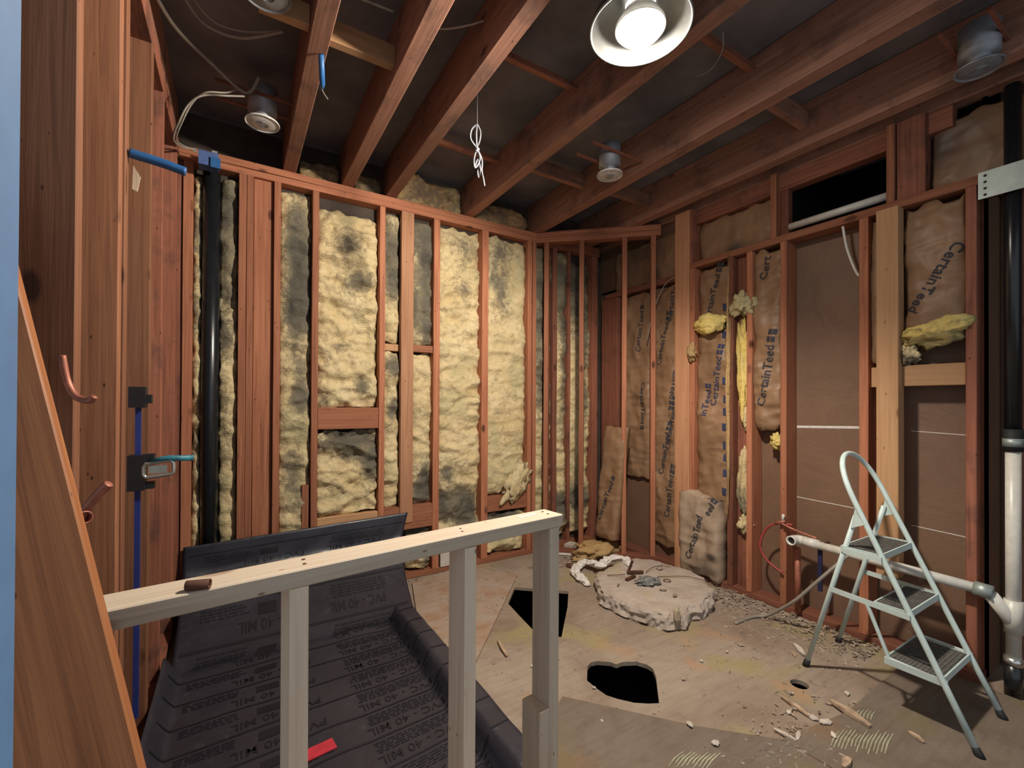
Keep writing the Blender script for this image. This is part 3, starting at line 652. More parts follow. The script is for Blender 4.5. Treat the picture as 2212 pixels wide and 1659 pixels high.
sm = ln.modifiers.new('thick', 'SOLIDIFY'); sm.thickness = .0025; sm.offset = -1
ln['_o'] = list(ln.matrix_basis.translation)
LG = list(lin.v)
def on_liner(tx, ts, lift=.0042):
    fx, fs_ = min(max(tx, 0), 1)*NX, min(max(ts, 0), 1)*NS; i, j = min(int(fx), NX-1), min(int(fs_), NS-1); ax, as_ = fx-i, fs_-j
    g = lambda ii, jj: LG[jj*(NX+1)+ii]
    a = g(i+1, j)-g(i, j); b = g(i, j+1)-g(i, j)
    p = g(i, j).lerp(g(i+1, j), ax).lerp(g(i, j+1).lerp(g(i+1, j+1), ax), as_)
    n = b.cross(a).normalized(); n = n if n.z > 0 or n.y < -.2 else -n
    return p+n*lift
pr = MB()
def lin_quad(x0, x1, s0, s1, n=6):
    for k in range(n):
        a, b = x0+(x1-x0)*k/n, x0+(x1-x0)*(k+1)/n
        pr.add([on_liner(a, s0), on_liner(b, s0), on_liner(b, s1), on_liner(a, s1)], [(0, 1, 2, 3)])
def lin_text(txt, xc, sc, size):
    cu = bpy.data.curves.new('t', 'FONT'); cu.body = txt; cu.size = 1; cu.resolution_u = 2; cu.offset = .006
    to = bpy.data.objects.new('t', cu); me = bpy.data.meshes.new_from_object(to); L = max(v.co.x for v in me.vertices)
    vs = [on_liner(xc-(v.co.x-L/2)*size/1.16, sc+(v.co.y-.33)*size/2.05) for v in me.vertices]
    pr.add(vs, [tuple(p.vertices) for p in me.polygons]); bpy.data.objects.remove(to); bpy.data.curves.remove(cu)
rl = random.Random(5)
for r in range(12):
    s0 = .035+r*.078
    lin_quad(.02, .985, s0, s0+.0045, 74)                 # ruled line
    if s0 < .93:
        for k in range(5):
            ss = s0+.012+k*.0062; x = .60+.02*rl.random()
            while x < .88:
                wd = .008+.03*rl.random(); lin_quad(x, min(.885, x+wd), ss, ss+.0026, 2); x += wd+.006
        lin_text('PVC - 40 MIL', .74, s0+.058, .058); lin_text('PVC - 40 MIL', .36, s0+.058, .058)
        lin_quad(.30, .375, s0+.018, s0+.040, 3)
        for k in range(4):
            ss = s0+.012+k*.0062; x = .08
            while x < .24: wd = .008+.03*rl.random(); lin_quad(x, x+wd, ss, ss+.0026, 2); x += wd+.006
pr.build('printed_lettering', M['linerink'], ln)
rc = aZ(688, 1622, .02); 
rt = MB().box((-.055, -.028, 0), (.055, .028, .004), Matrix.Translation(rc) @ Matrix.Rotation(R(8), 4, 'Z')).build('label_card', M['red']); tag(rt, 'small red label card lying on the black membrane', 'label')

# ------------------------------------------------------------------ step ladder
LX0, LX1 = 2.27, 2.62
ld = empty('step_ladder', (2.45, .78, 0), 'mint painted three-step folding ladder with rounded handrail', 'ladder')
def railpt(side, z):
    if side == 0: a, b = V((2.227, .473, 0)), V((2.275, .862, .81))
    else: a, b = V((2.579, .484, 0)), V((2.622, .874, .81))
    return a.lerp(b, z/.81)
b0, b1 = railpt(0, .81), railpt(1, .81); lp = [railpt(0, 0.012), railpt(0, .2), railpt(0, .4), railpt(0, .6), b0]
dv = (railpt(0, .81)-railpt(0, .3)).normalized(); hv = (b1-b0)/2; mid = (b0+b1)/2
for k in range(1, 24):
    a = math.pi*k/24; q = mid-hv*math.cos(a)+dv*(.225*math.sin(a)**.8); lp.append(q)
lp += [b1, railpt(1, .6), railpt(1, .4), railpt(1, .2), railpt(1, .012)]
MB().tube(lp, .0112, 10).build('handrail_frame', M['ladder'], ld, True)
RL0, RL1 = V((2.311, 1.080, 0)), V((2.680, 1.098, 0)); RT0, RT1 = V((2.285, .868, .76)), V((2.628, .885, .76))
def rear(s, z): return (RL0, RL1)[s].lerp((RT0, RT1)[s], z/.76)
for s in (0, 1): MB().tube([rear(s, .012), rear(s, .76)], .0105, 10).build('rear_leg', M['ladder'], ld, True)
for s in (0, 1):
    for p in (railpt(s, .018), rear(s, .018)):
        dd = (railpt(s, .1)-railpt(s, 0)).normalized() if p.y < .7 else (rear(s, .1)-rear(s, 0)).normalized()
        MB().tube([p-dd*.018, p-dd*.002, p+dd*.018], [.015, .0145, .0125], 10).build('rubber_foot', M['rubber'], ld, True)
for s in (0, 1):
    t = rear(s, .70); u = railpt(s, .80); l = railpt(s, .735); e = -.012 if s == 0 else .012
    o3 = V((e, 0, 0)); tri = [rear(s, .80)+o3+V((0, .008, 0)), u+o3, l+o3, rear(s, .705)+o3]
    m = MB(); th2 = V((.004 if s == 0 else -.004, 0, 0)); m.add(tri+[q+th2 for q in tri], [(0, 1, 2, 3), (7, 6, 5, 4)]+[(i, (i+1) % 4, 4+(i+1) % 4, 4+i) for i in range(4)])
    m.build('hinge_bracket', M['ladder'], ld)
for z, depth in ((.620, .135), (.424, .105), (.216, .165)):
    f0, f1 = railpt(0, z), railpt(1, z); st = MB(); i = V((.012, 0, 0)); bk = V((0, depth, 0)); hz = V((0, 0, .024)); f0 = f0+i; f1 = f1-i
    x0, x1 = f0.x, f1.x; yy = (f0.y+f1.y)/2+.004; zz = z
    st.box((x0, yy-.006, zz-.026), (x1, yy, zz)); st.box((x0, yy+depth, zz-.026), (x1, yy+depth+.006, zz)); st.box((x0, yy, zz-.026), (x0+.005, yy+depth, zz)); st.box((x1-.005, yy, zz-.026), (x1, yy+depth, zz))
    so = st.build('step_frame', M['ladder'], ld)
    tr = MB().box((x0+.006, yy+.003, zz-.008), (x1-.006, yy+depth-.003, zz-.001))
    for k in range(12): tr.box((x0+.010, yy+.006+k*(depth-.012)/12, zz-.001), (x1-.010, yy+.010+k*(depth-.012)/12, zz+.001))
    tr.build('tread', M['tread'], so)
    if z > .3:
        for s in (0, 1):
            a = railpt(s, z-.012); b = rear(s, z-.012) if z < .5 else rear(s, z-.02)
            sx = V((-.014 if s == 0 else .014, 0, 0)); a = a+sx; b = b+sx
            d = (b-a).normalized(); q = MB(); n1 = V((0, 0, 1)); hgt = .011; tw = V((.002, 0, 0))
            vs = [a-n1*hgt-tw, b-n1*hgt-tw, b+n1*hgt-tw, a+n1*hgt-tw]; q.add(vs+[w_+tw*2 for w_ in vs], [(0, 1, 2, 3), (7, 6, 5, 4)]+[(i, (i+1) % 4, 4+(i+1) % 4, 4+i) for i in range(4)]); q.build('side_arm', M['ladder'], ld)
p0 = V((2.262, .745, .212)); p1 = V((2.264, .820, .404)); 
MB().tube([V((2.262, railpt(0, .2).y, .205)), p0, p1], .008, 8).build('link_bar', M['ladder'], ld)
MB().tube([V((2.612, railpt(1, .2).y, .205)), p0+V((.352, .01, 0)), p1+V((.352, .01, 0))], .008, 8).build('link_bar', M['ladder'], ld)

# ------------------------------------------------------------------ ceiling lamps
LC = aZ(1383, 62, 2.62)
lt = empty('ceiling_lamp', LC, 'lit bowl reflector lamp with glowing white bulb between the joists', 'lamp')
MB().lathe([(.178, -.0), (.172, .03), (.150, .055), (.105, .07), (.055, .085), (.054, .087), (.106, .073), (.152, .058), (.175, .032), (.182, 0)], LC, 48).build('reflector', M['refl'], lt, True)
MB().tube([LC+V((.180*math.cos(a*math.pi/24), .180*math.sin(a*math.pi/24), 0)) for a in range(48)], .004, 8, closed=True).build('rim_ring', M['galv'], lt, True)
MB().lathe([(.054, .086), (.054, .26), (.0001, .26)], LC, 32).build('housing', M['can'], lt, True)
bu = MB().lathe([(.0001, -.045), (.03, -.042), (.06, -.030), (.078, -.014), (.086, -.002)], LC+V((0, 0, .0)), 40).build('bulb_face', M['bulb'], lt, True)
MB().lathe([(.087, -.002), (.091, -.001), (.089, .012), (.06, .06), (.04, .09)], LC, 40).build('bulb_body', M['bulboff'], lt, True)
sd_ = bpy.data.lights.new('bulb_beam', 'SPOT'); sd_.energy = SPOT_W; sd_.color = LAMP_COLOR[:3]; sd_.spot_size = R(174); sd_.spot_blend = .42; sd_.shadow_soft_size = .05
sl_ = bpy.data.objects.new('bulb_beam', sd_); C.objects.link(sl_); sl_.parent = lt; sl_.location = (0, 0, -.10); sl_.rotation_euler = V((-.34, .30, -.89)).to_track_quat('-Z', 'Y').to_euler()
def can_lamp(c, label, dark=False, h=.16, r=.078):
    t = empty('recessed_can', c, label, 'lamp', 'unlit recessed can lights')
    MB().lathe([(r*.50, .012), (r*.52, .05), (r*.92, .055), (r*.92, .055+h*.75), (r*.86, .06+h*.75), (.0001, .06+h*.75)], c, 28).build('can_housing', M['can'], t, True)
    MB().lathe([(r*1.08, 0), (r*1.10, .004), (r*1.06, .010), (r*.5, .014), (r*.5, .010), (r*.98, .006), (r*1.02, .001), (r*1.08, 0)], c, 28).build('trim_ring', M['can'] if dark else M['bulboff'], t, True)
    bo = MB().lathe([(.0001, -.002), (r*.5, -.001), (r*.90, .003), (r*.95, .0055)], c, 28).build('bulb_face', M['bulboff'] if not dark else M['can'], t, True); 
    bo['_o'] = list(bo.matrix_basis.translation+V(t['_o'])-V(t['_o'])) 
    q = MB()
    for k in range(3): q.tube([c+V((r*(.12+.13*k)*math.cos(a*math.pi/8), r*(.12+.13*k)*math.sin(a*math.pi/8), -.0025)) for a in range(16)], .0015, 5, closed=True)
    q.build('bulb_marking', M['can'], t)
    for sgn in (-1, 1): MB().box((c.x-.20, c.y+sgn*r*1.0-.006, c.z+.10), (c.x+.20, c.y+sgn*r*1.0+.006, c.z+.113)).build('mounting_bar', M['studdark'], t)
    return t
can_lamp(aZ(567, 268, 2.645), 'unlit recessed can above the black vent pipe, bulb showing', r=.072)
can_lamp(aZ(1317, 380, 2.60), 'unlit recessed can hanging right of centre above the diagonal wall', r=.070)
can_lamp(aZ(2115, 150, 2.62), 'dark recessed can at the upper right between the last joists', True, r=.070)
can_lamp(aZ(575, -12, 2.68), 'unlit recessed can cut off by the top edge, upper left', True, r=.075)

# ------------------------------------------------------------------ pipes
vp = empty('vent_pipe', (-.132, YA-.045, 0), 'tall black plastic vent pipe in the left bay of the back wall', 'pipe')
MB().tube([(-.132, YA+.042, .04), (-.132, YA+.042, 1.3), (-.132, YA+.042, 2.56)], .044, 24).build('pipe', M['abs'], vp, True)
MB().tube([(-.132, YA+.042, .25), (-.132, YA+.042, .34)], .051, 24).build('coupling', M['abs'], vp, True)
px_, py_ = 2.835, .505
sp = empty('soil_stack', (px_, py_, 0), 'vertical drain stack at the far right, black above and white below', 'pipe')
MB().tube([(px_, py_, 1.13), (px_, py_, 2.62)], .027, 20).build('black_pipe', M['abs'], sp, True)
MB().tube([(px_, py_, .16), (px_, py_, 1.06)], .0245, 20).build('white_pipe', M['pvc'], sp, True)
MB().tube([(px_, py_, 1.045), (px_, py_, 1.14)], .031, 20).build('rubber_coupling', M['rubber'], sp, True)
MB().tube([(px_, py_, 1.065), (px_, py_, 1.10)], .0325, 20).build('hose_clamp', M['galv'], sp, True)
MB().tube([(px_, py_, .003), (px_, py_, .14)], .029, 20).build('lower_pipe', M['abs'], sp, True)
MB().tube([(px_, py_, .135), (px_, py_, .165)], .031, 20).build('hose_clamp', M['chrome'], sp, True)
MB().tube([(px_, py_, .27), (px_, py_, .41)], .030, 20).build('wye_fitting', M['pvc'], sp, True)
J = V((2.765, .565, .440)); K = V((2.765, 1.345, .462))
MB().tube([(px_, py_, .30), (px_-.012, py_+.02, .345), (J.x+.004, J.y-.005, .425)], [.026, .026, .026], 18).build('wye_branch', M['pvc'], sp, True)
hp = empty('branch_drain', (J.lerp(K, .5)).to_tuple(), 'white plastic drain pipe running level behind the ladder', 'pipe')
MB().tube([J+V((0, .03, 0)), K-V((0, .06, .002))], .0225, 18).build('pipe', M['pvc'], hp, True)
MB().tube([J+V((0, -.012, -.004)), J+V((0, .045, 0))], .031, 18).build('rubber_coupling', M['galv'], hp, True)
MB().tube([K-V((0, .12, .002)), K-V((0, .04, 0))], .0265, 18).build('coupling', M['pvc'], hp, True)
el = spline([K-V((0, .06, 0)), K-V((0, .02, 0)), K+V((-.025, -.002, .0)), K+V((-.055, -.002, 0))], 5)
MB().tube(el, .0265, 18, cap=False).build('elbow', M['pvc'], hp, True)
MB().lathe([(.0275, 0), (.0275, .006), (.020, .006), (.020, -.02)], K+V((-.055, -.002, 0)), 18, rot2(V((0, 0, 1)), V((-1, 0, 0)))).build('elbow_socket', M['pvc'], hp, True)
MB().lathe([(.0001, 0), (.0205, 0)], K+V((-.045, -.002, 0)), 18, rot2(V((0, 0, 1)), V((-1, 0, 0)))).build('elbow_hollow', M['black'], hp)
for y in (1.19, 1.03): MB().box((2.765-.004, y-.006, .435), (2.765+.03, y+.006, .485)).build('pipe_hanger', M['rust'], hp)
up = MB().tube([(XC+.06, .945, 2.325), (XC+.06, 1.43, 2.325)], .021, 16).build('loose_conduit', M['pvc'], None, True); tag(up, 'pale pipe lying on the plate in the dark opening, upper right', 'pipe')
ns = empty('nail_plate', (2.78, .52, 2.15), 'galvanised strap plate nailed across the plate at the right edge', 'bracket')
MB().box((2.786, .30, 2.150), (2.789, .600, 2.268)).build('plate', M['galv'], ns)
q = MB()
for k in range(4): q.lathe([(.0001, .003), (.004, .002), (.006, 0)], V((2.786, .578, 2.165+.028*k)), 8, rot2(V((0, 0, 1)), V((-1, 0, 0))))
q.build('nail_head', M['black'], ns)
beam('top_plate', wc, (.2, -.115, ZC-.04), (.604, -.02, ZC+.042), M['studdark'], FC)
beam('chase_strip', wc, (.50, -.34, .0), (.545, -.30, 2.6), M['joist'], FC)

# copper and PEX
cp_ = MB().tube(spline([(-.292, 1.205, 1.33), (-.283, 1.20, 1.28), (-.268, 1.19, 1.250), (-.246, 1.18, 1.242), (-.238, 1.175, 1.250)], 6), .0066, 10).build('copper_stub', M['copper'], None, True); tag(cp_, 'small bent copper stub poking past the leftmost stud', 'pipe')
cp2 = MB().tube(spline([(-.262, 1.20, 1.005), (-.252, 1.195, 1.028), (-.234, 1.19, 1.055), (-.222, 1.188, 1.070), (-.217, 1.186, 1.076)], 6), [.009]*24+[.0055], 10).build('copper_stub', M['copper'], None, True); tag(cp2, 'slanted copper stub left of the black clamp', 'pipe')
cp3 = MB().lathe([(.013, -.012), (.013, .010), (.010, .010), (.010, -.012)], aY(179, 1118, 1.19), 16, rot2(V((0, 0, 1)), V((.5, -.8, .1)))).build('copper_ring', M['copper'], None, True); tag(cp3, 'open copper pipe end below the slanted stub', 'pipe')
wire('red_water_line', [pc(1.38, .01, .53), pc(1.47, .02, .52), pc(1.535, .02, .46), pc(1.56, .03, .36), pc(1.51, .03, .28), pc(1.43, .02, .235)], .007, M['pexred'], 'curved red plastic water line on the right wall', 'pipe')
wire('red_water_line', [pc(1.43, .03, .53), pc(1.36, .03, .51), pc(1.24, .03, .49)], .007, M['copper'], 'short reddish water line running behind the white drain pipe', 'pipe')
vl = empty('stop_valve', pc(1.44, .02, .545), 'small copper valve with two stubs beside the red water line', 'valve')
MB().tube([pc(1.415, .02, .545), pc(1.475, .02, .520)], .011, 10).build('valve_body', M['copper'], vl, True); MB().tube([pc(1.43, .02, .545), pc(1.425, .022, .585)], .008, 10).build('valve_knob', M['pvc'], vl, True)
bs = MB().box((2.778, 1.215, .20), (2.787, 1.237, .44)).build('blue_strap', M['strap']); tag(bs, 'dark blue strap hanging from the white drain pipe', 'strap')
cr = MB().tube([pc(1.345, .02, .04), pc(1.345, .02, .40)], .016, 12).build('copper_riser', M['copper'], None, True); tag(cr, 'short upright copper riser below the white elbow', 'pipe')
wire('floor_cable', [aZ(1588, 1347, .006), aZ(1625, 1333, .008), V((2.62, 1.42, .03)), V((2.60, 1.28, .16)), V((2.61, 1.19, .275)), V((2.63, 1.12, .37)), V((2.70, 1.06, .46))], .009, M['wire'], 'beige cable rising from the rubble towards the ladder', 'cable')

# ------------------------------------------------------------------ left wall gear
cl = empty('bar_clamp', (-.262, 1.735, .25), 'long blue bar clamp with two black jaws on the left wall', 'clamp')
MB().box((-.262, 1.752, .28), (-.248, 1.762, 1.26)).build('bar', M['pex'], cl)
jw = MB().box((-.276, 1.735, 1.222), (-.236, 1.775, 1.285)); jw.box((-.240, 1.742, 1.235), (-.222, 1.768, 1.262)).build('jaw', M['black'], cl)
b2 = MB().box((-.277, 1.730, .972), (-.236, 1.778, 1.078)); b2.box((-.240, 1.738, .975), (-.214, 1.770, .995)); b2.box((-.240, 1.738, 1.058), (-.214, 1.770, 1.080)); bj = b2.build('jaw', M['black'], cl)
hd_ = MB(); rr = .018
pts = []
for cx_, cz_, a0 in ((-.178, 1.047, 0), (-.228, 1.040, 90), (-.228, 1.022, 180), (-.178, 1.028, 270)):
    for k in range(5): a = R(a0+k*22.5); pts.append(V((cx_+.012*math.cos(a), 1.735, cz_+.012*math.sin(a))))
hd_.tube(pts, .006, 8, closed=True).build('chrome_loop', M['chrome'], cl, True)
MB().box((-.226, 1.733, 1.022), (-.182, 1.737, 1.046)).build('chrome_plate', M['galv'], cl)
MB().tube([(-.222, 1.735, 1.060), (-.18, 1.735, 1.066), (-.115, 1.735, 1.063)], [.007, .009, .009], 10).build('teal_handle', M['teal'], cl, True)
wire('blue_tube', [(-.275, 1.715, 1.975), (-.20, 1.715, 1.967), (-.14, 1.715, 1.956)], .0135, M['blue'], 'short blue plastic tube sticking out of the upper left stud', 'tube')
sv = MB().add([(-.262, 1.688, 1.93), (-.245, 1.686, 1.90), (-.252, 1.687, 1.855), (-.264, 1.688, 1.86), (-.262, 1.690, 1.93), (-.245, 1.690, 1.90), (-.252, 1.690, 1.855), (-.264, 1.690, 1.86)], [(0, 1, 2, 3), (7, 6, 5, 4), (0, 4, 5, 1), (1, 5, 6, 2), (2, 6, 7, 3), (3, 7, 4, 0)]).build('wood_sliver', M['newlum']); tag(sv, 'pale wood sliver split off below the blue tube', 'sliver')
jbx = empty('junction_box', (-.141, 2.94, 2.535), 'blue plastic junction box on top of the black vent pipe', 'electrical box')
MB().box((-.185, 2.925, 2.525), (-.095, 3.00, 2.60)).build('box_body', M['bluebox'], jbx); MB().box((-.130, 2.912, 2.515), (-.085, 2.924, 2.570)).build('box_face', M['blue'], jbx); MB().box((-.125, 2.925, 2.601), (-.10, 2.96, 2.612)).build('clip', M['galv'], jbx)
def lc(u, v, y): return aY(u, v, y)
wire('white_cable', [lc(425, 322, 2.92), lc(395, 318, 2.8), lc(374, 300, 2.6), lc(386, 265, 2.5), lc(408, 225, 2.45), lc(440, 206, 2.42), lc(490, 207, 2.45), lc(528, 208, 2.47)], .0045, M['wire'], 'pale cable looping from blue box to the left can light')
wire('white_cable', [lc(428, 330, 2.92), lc(392, 312, 2.82), lc(380, 300, 2.64), lc(394, 262, 2.54), lc(416, 222, 2.49), lc(445, 200, 2.46), lc(490, 200, 2.49), lc(520, 190, 2.50)], .004, M['wire'], 'second pale cable beside the loop at the blue box')
wire('ceiling_cable', [aZ(330, -20, 2.75), aZ(380, 60, 2.74), aZ(455, 135, 2.74), aZ(530, 200, 2.73), V((.08, 2.46, 2.80))], .008, M['wire'], 'thick pale cable slanting down to the left can light')
wire('ceiling_cable', [aZ(390, -20, 2.78), aZ(440, 50, 2.76), aZ(520, 82, 2.76), aZ(612, 68, 2.76)], .006, M['wire'], 'sagging pale cable near the upper left can, lower of two')
wire('ceiling_cable', [aZ(405, -20, 2.80), aZ(460, 45, 2.78), aZ(530, 68, 2.78), aZ(612, 66, 2.78)], .005, M['wire'], 'sagging pale cable near the upper left can, upper of two')
wire('ceiling_cable', [aZ(905, 55, 2.80), aZ(960, 62, 2.78), aZ(1010, 55, 2.78), aZ(1045, 45, 2.80)], .004, M['wire'], 'thin pale cable drooping between joists left of the lit lamp')
wire('ceiling_cable', [aZ(775, -5, 2.8), aZ(850, 25, 2.8)], .005, M['wire'], 'short pale cable at the top edge between joists')
wire('ceiling_cable', [aZ(1562, 70, 2.82), aZ(1560, 110, 2.80), aZ(1535, 150, 2.78), aZ(1500, 165, 2.80)], .003, M['can'], 'faint curled wire between joists right of the lit lamp')
bl = MB().tube([aZ(694, 118, 2.655), aZ(694, 160, 2.655)+V((0, -.03, -.06)), aZ(694, 190, 2.6)], .011, 8).build('blue_hanger', M['blue'], None, True); tag(bl, 'blue plastic strip hanging from the second joist blocking', 'strap')
wire('thin_wire', [aZ(694, 190, 2.6), aZ(700, 203, 2.57), aZ(708, 214, 2.55)], .0025, M['wire'], 'thin wire end below the hanging blue strip')
# hanging bundle of wire
hb = empty('wire_bundle', (1.0, 1.95, 2.3), 'knotted bundle of grey wire hanging from the ceiling', 'wire')
B0 = aY(1031, 245, 1.95)
def bp(u, v, dy=0): return aY(u, v, 1.95+dy)
MB().tube([V((B0.x, B0.y, 2.90)), bp(1031, 270)], .0012, 6).build('hanging_strand', M['can'], hb)
for pts in (((1031, 268), (1019, 280), (1017, 300), (1029, 318)), ((1031, 268), (1038, 285), (1036, 305), (1030, 318)), ((1031, 268), (1029, 290), (1030, 318)), ((1030, 320), (1024, 345), (1026, 362), (1033, 355), (1037, 340), (1031, 322)), ((1031, 322), (1041, 345), (1041, 370), (1044, 385), (1047, 402)), ((1030, 322), (1036, 350), (1032, 372), (1034, 384)), ((1026, 360), (1032, 345), (1038, 365), (1036, 380))):
    MB().tube(spline([bp(u, v, .01*_rng.uniform(-1, 1)) for u, v in pts], 6), .0042, 6).build('wire_loop', M['wiregrey'], hb, True)
MB().tube([bp(1027, 316), bp(1033, 323), bp(1028, 328)], .009, 8).build('knot', M['wiregrey'], hb, True)

# ------------------------------------------------------------------ things on the floor
# broken concrete slab
out = [aZ(*p)[:2] for p in ((1288, 1262), (1291, 1285), (1300, 1308), (1325, 1322), (1352, 1335), (1400, 1352), (1440, 1364), (1482, 1361), (1488, 1342), (1512, 1340), (1535, 1322), (1541, 1300))]
out += [aZ(*p, .085)[:2] for p in ((1535, 1272), (1522, 1248), (1490, 1232), (1452, 1220), (1410, 1208), (1372, 1204), (1330, 1215), (1300, 1232))]
def densify(poly, n=6):
    r = []
    for i in range(len(poly)):
        a, b = V(poly[i]), V(poly[(i+1) % len(poly)])
        for k in range(n): r.append(a.lerp(b, k/n))
    return r
dn = densify(out, 10); cen = sum(dn, V((0, 0)))/len(dn); m = MB(); N = len(dn)
rings = [(1.0, .0), (1.02, .015), (1.0, .035), (1.01, .055), (.985, .072), (.96, .085)] + [(.9, .09), (.8, .092), (.65, .09), (.5, .092), (.35, .091), (.2, .092), (.08, .091)]
for k, (s, z) in enumerate(rings):
    for p in dn:
        q = cen+(p-cen)*s; e = noise.noise(V((q.x*14, q.y*14, k*.8)))*.020+noise.noise(V((q.x*38, q.y*38, k*1.9)))*.014+abs(noise.noise(V((q.x*22, q.y*22, k*2.7))))*.012
        dirn = (p-cen).normalized(); q = q+dirn*e*(1 if k < 7 else 0); zz = z+(0 if k == 0 else .006*noise.noise(V((q.x*9, q.y*9, 3)))+.004*noise.noise(V((q.x*30, q.y*30, 7))))
        m.v.append(V((q.x, q.y, max(.0005, zz))))
for k in range(len(rings)-1):
    for i in range(N): m.f.append((k*N+i, k*N+(i+1) % N, (k+1)*N+(i+1) % N, (k+1)*N+i))
m.f.append(tuple((len(rings)-1)*N+i for i in range(N))); m.f.append(tuple(range(N))[::-1])
sl = m.build('concrete_slab', M['conc']); tag(sl, 'broken round concrete slab lying on the floor at the far corner', 'concrete')
def onslab(u, v, z=.095): return aZ(u, v, z)
rb = empty('rebar_bracket', onslab(1360, 1238), 'dark bent steel bracket standing on the concrete slab', 'bracket')
MB().tube([onslab(1357, 1236), onslab(1366, 1205, .20)+V((.0, .0, -.02))], .009, 8).build('upright', M['rust'], rb)
MB().box((-.055, -.012, 0), (.055, .012, .014), Matrix.Translation(onslab(1372, 1238, .097)) @ Matrix.Rotation(R(-28), 4, 'Z')).build('foot_bar', M['rust'], rb)
MB().box((-.05, -.010, 0), (.05, .010, .012), Matrix.Translation(onslab(1362, 1250, .097)) @ Matrix.Rotation(R(12), 4, 'Z')).build('foot_bar', M['rust'], rb)
tuft('grey wire mesh wad on top of the concrete slab', onslab(1400, 1256, .105), (.075, .05, .022), 41, 'putty', .6, name='mesh_wad', cat='debris', group='scraps on the slab')
wire('loose_wire', [onslab(1395, 1237, .10), onslab(1405, 1228, .11), onslab(1425, 1222, .112), onslab(1448, 1224, .10)], .0022, M['rust'], 'short arched wire on the concrete slab')
wire('loose_wire', [onslab(1312, 1243, .10), onslab(1350, 1241, .11)], .0025, M['rust'], 'straight wire on the left part of the slab')
wire('loose_wire', [onslab(1420, 1246, .10), onslab(1480, 1245, .105), onslab(1528, 1256, .10), onslab(1560, 1270, .06), aZ(1590, 1290, .03)], .0022, M['rust'], 'long thin wire trailing off the slab to the right')
cc = onslab(1441, 1254, .098); lo_ = MB().tube([cc+V((.022*math.cos(a*math.pi/8), .022*math.sin(a*math.pi/8), 0)) for a in range(16)], .0025, 6, closed=True).build('wire_ring', M['rust'], None, True); tag(lo_, 'small wire ring on the concrete slab', 'wire')
def chip(name, c, sx, sy, sz, rz, mat, seed, label=None, cat='debris', group=None, parent=None):
    rg2 = random.Random(seed); bm = bmesh.new(); bmesh.ops.create_icosphere(bm, subdivisions=1, radius=.5); m = MB()
    rot = Matrix.Rotation(rz, 3, 'Z')
    for v in bm.verts:
        q = v.co*(1+.35*(rg2.random()-.5)); q = rot @ V((q.x*sx, q.y*sy, q.z*sz)); m.v.append(V(c)+q+V((0, 0, sz*.45)))
    m.f = [tuple(v.index for v in f.verts) for f in bm.faces]; bm.free()
    o = m.build(name, M[mat], parent)
    if label: tag(o, label, cat, group)
    return o
chip('stone_fragment', onslab(1425, 1230, .093), .075, .05, .02, .4, 'rubble', 1, 'flat stone fragment on the far part of the slab', group='scraps on the slab')
chip('stone_fragment', onslab(1432, 1277, .093), .05, .022, .018, -.6, 'rubble', 2, 'narrow stone fragment in the middle of the slab', group='scraps on the slab')
chip('stone_fragment', onslab(1458, 1289, .093), .04, .028, .022, .2, 'rubble', 3, 'rounded stone fragment near the slab middle right', group='scraps on the slab')
chip('stone_fragment', onslab(1336, 1265, .093), .055, .014, .012, .5, 'rubble', 4, 'thin stone sliver on the left of the slab', group='scraps on the slab')
chip('stone_fragment', aZ(1463, 1345, .05), .05, .04, .10, .2, 'conc', 5, 'pointed concrete shard standing at the slab front', group='scraps on the slab')
# white rag wrapped round the slab's left end
rgp = [aZ(1272, 1264, .015), aZ(1258, 1252, .02), aZ(1244, 1238, .025), aZ(1246, 1226, .03), aZ(1262, 1215, .04), aZ(1282, 1216, .06), aZ(1300, 1222, .07), aZ(1306, 1212, .08), aZ(1328, 1205, .09), aZ(1350, 1209, .095), aZ(1362, 1222, .10)]
sp_ = spline(rgp, 16); rm = MB(); NR = len(sp_); SG = 26
rad = [(.030+.012*noise.noise(V((i*.16, 3, 1))))*(.35+.65*min(1, i/10))*(.5+.5*min(1, (NR-1-i)/8)) for i in range(NR)]
rm.tube(sp_, rad, SG)
for k in range(len(rm.v)):
    c0 = sp_[k//SG]; v_ = rm.v[k]; dlt = v_-c0; ang = 2*math.pi*(k % SG)/SG
    fold = 1+.34*math.sin(ang*5+k//SG*.22+4*noise.noise(V((k//SG*.07, 1, 2))))*(.5+.5*noise.noise(V((k//SG*.12, 5, 5))))+.35*noise.noise(v_*32)
    q = c0+dlt*fold; q.z = c0.z+(q.z-c0.z)*.62; q.z = max(.003, q.z+.005*noise.noise(v_*75)); rm.v[k] = q
rag = rm.build('rag', M['cloth'], None, True); tag(rag, 'twisted dirty white rag curled around the slab end', 'cloth')
# floor drain cap, register box, white block by the corner
gc = aZ(1160, 1222, 0); dcap = empty('floor_cleanout', gc, 'round grey plastic cap beside a small floor hole', 'cap')
MB().lathe([(.036, .001), (.036, .03), (.030, .045), (.0001, .048)], gc+V((.02, .01, 0)), 20).build('cap_body', M['drain'], dcap, True)
MB().lathe([(.041, .001), (.041, .010), (.036, .012)], gc+V((.02, .01, 0)), 20).build('cap_flange', M['drain'], dcap, True)
g2 = aZ(1232, 1224, 0); d2 = MB().lathe([(.020, .001), (.034, .004), (.034, .016), (.022, .018), (.018, .006)], g2, 20).build('drain_ring', M['rust'], None, True); tag(d2, 'small dark drain ring left of the white rag', 'cap')
wb = empty('wall_register', (1.36, YA-.02, .05), 'pale register box low in the back wall behind the middle half-wall stud', 'register')
MB().box((1.275, YA-.004, .042), (1.455, YA+.05, .30)).build('box_body', M['boxwhite'], wb)
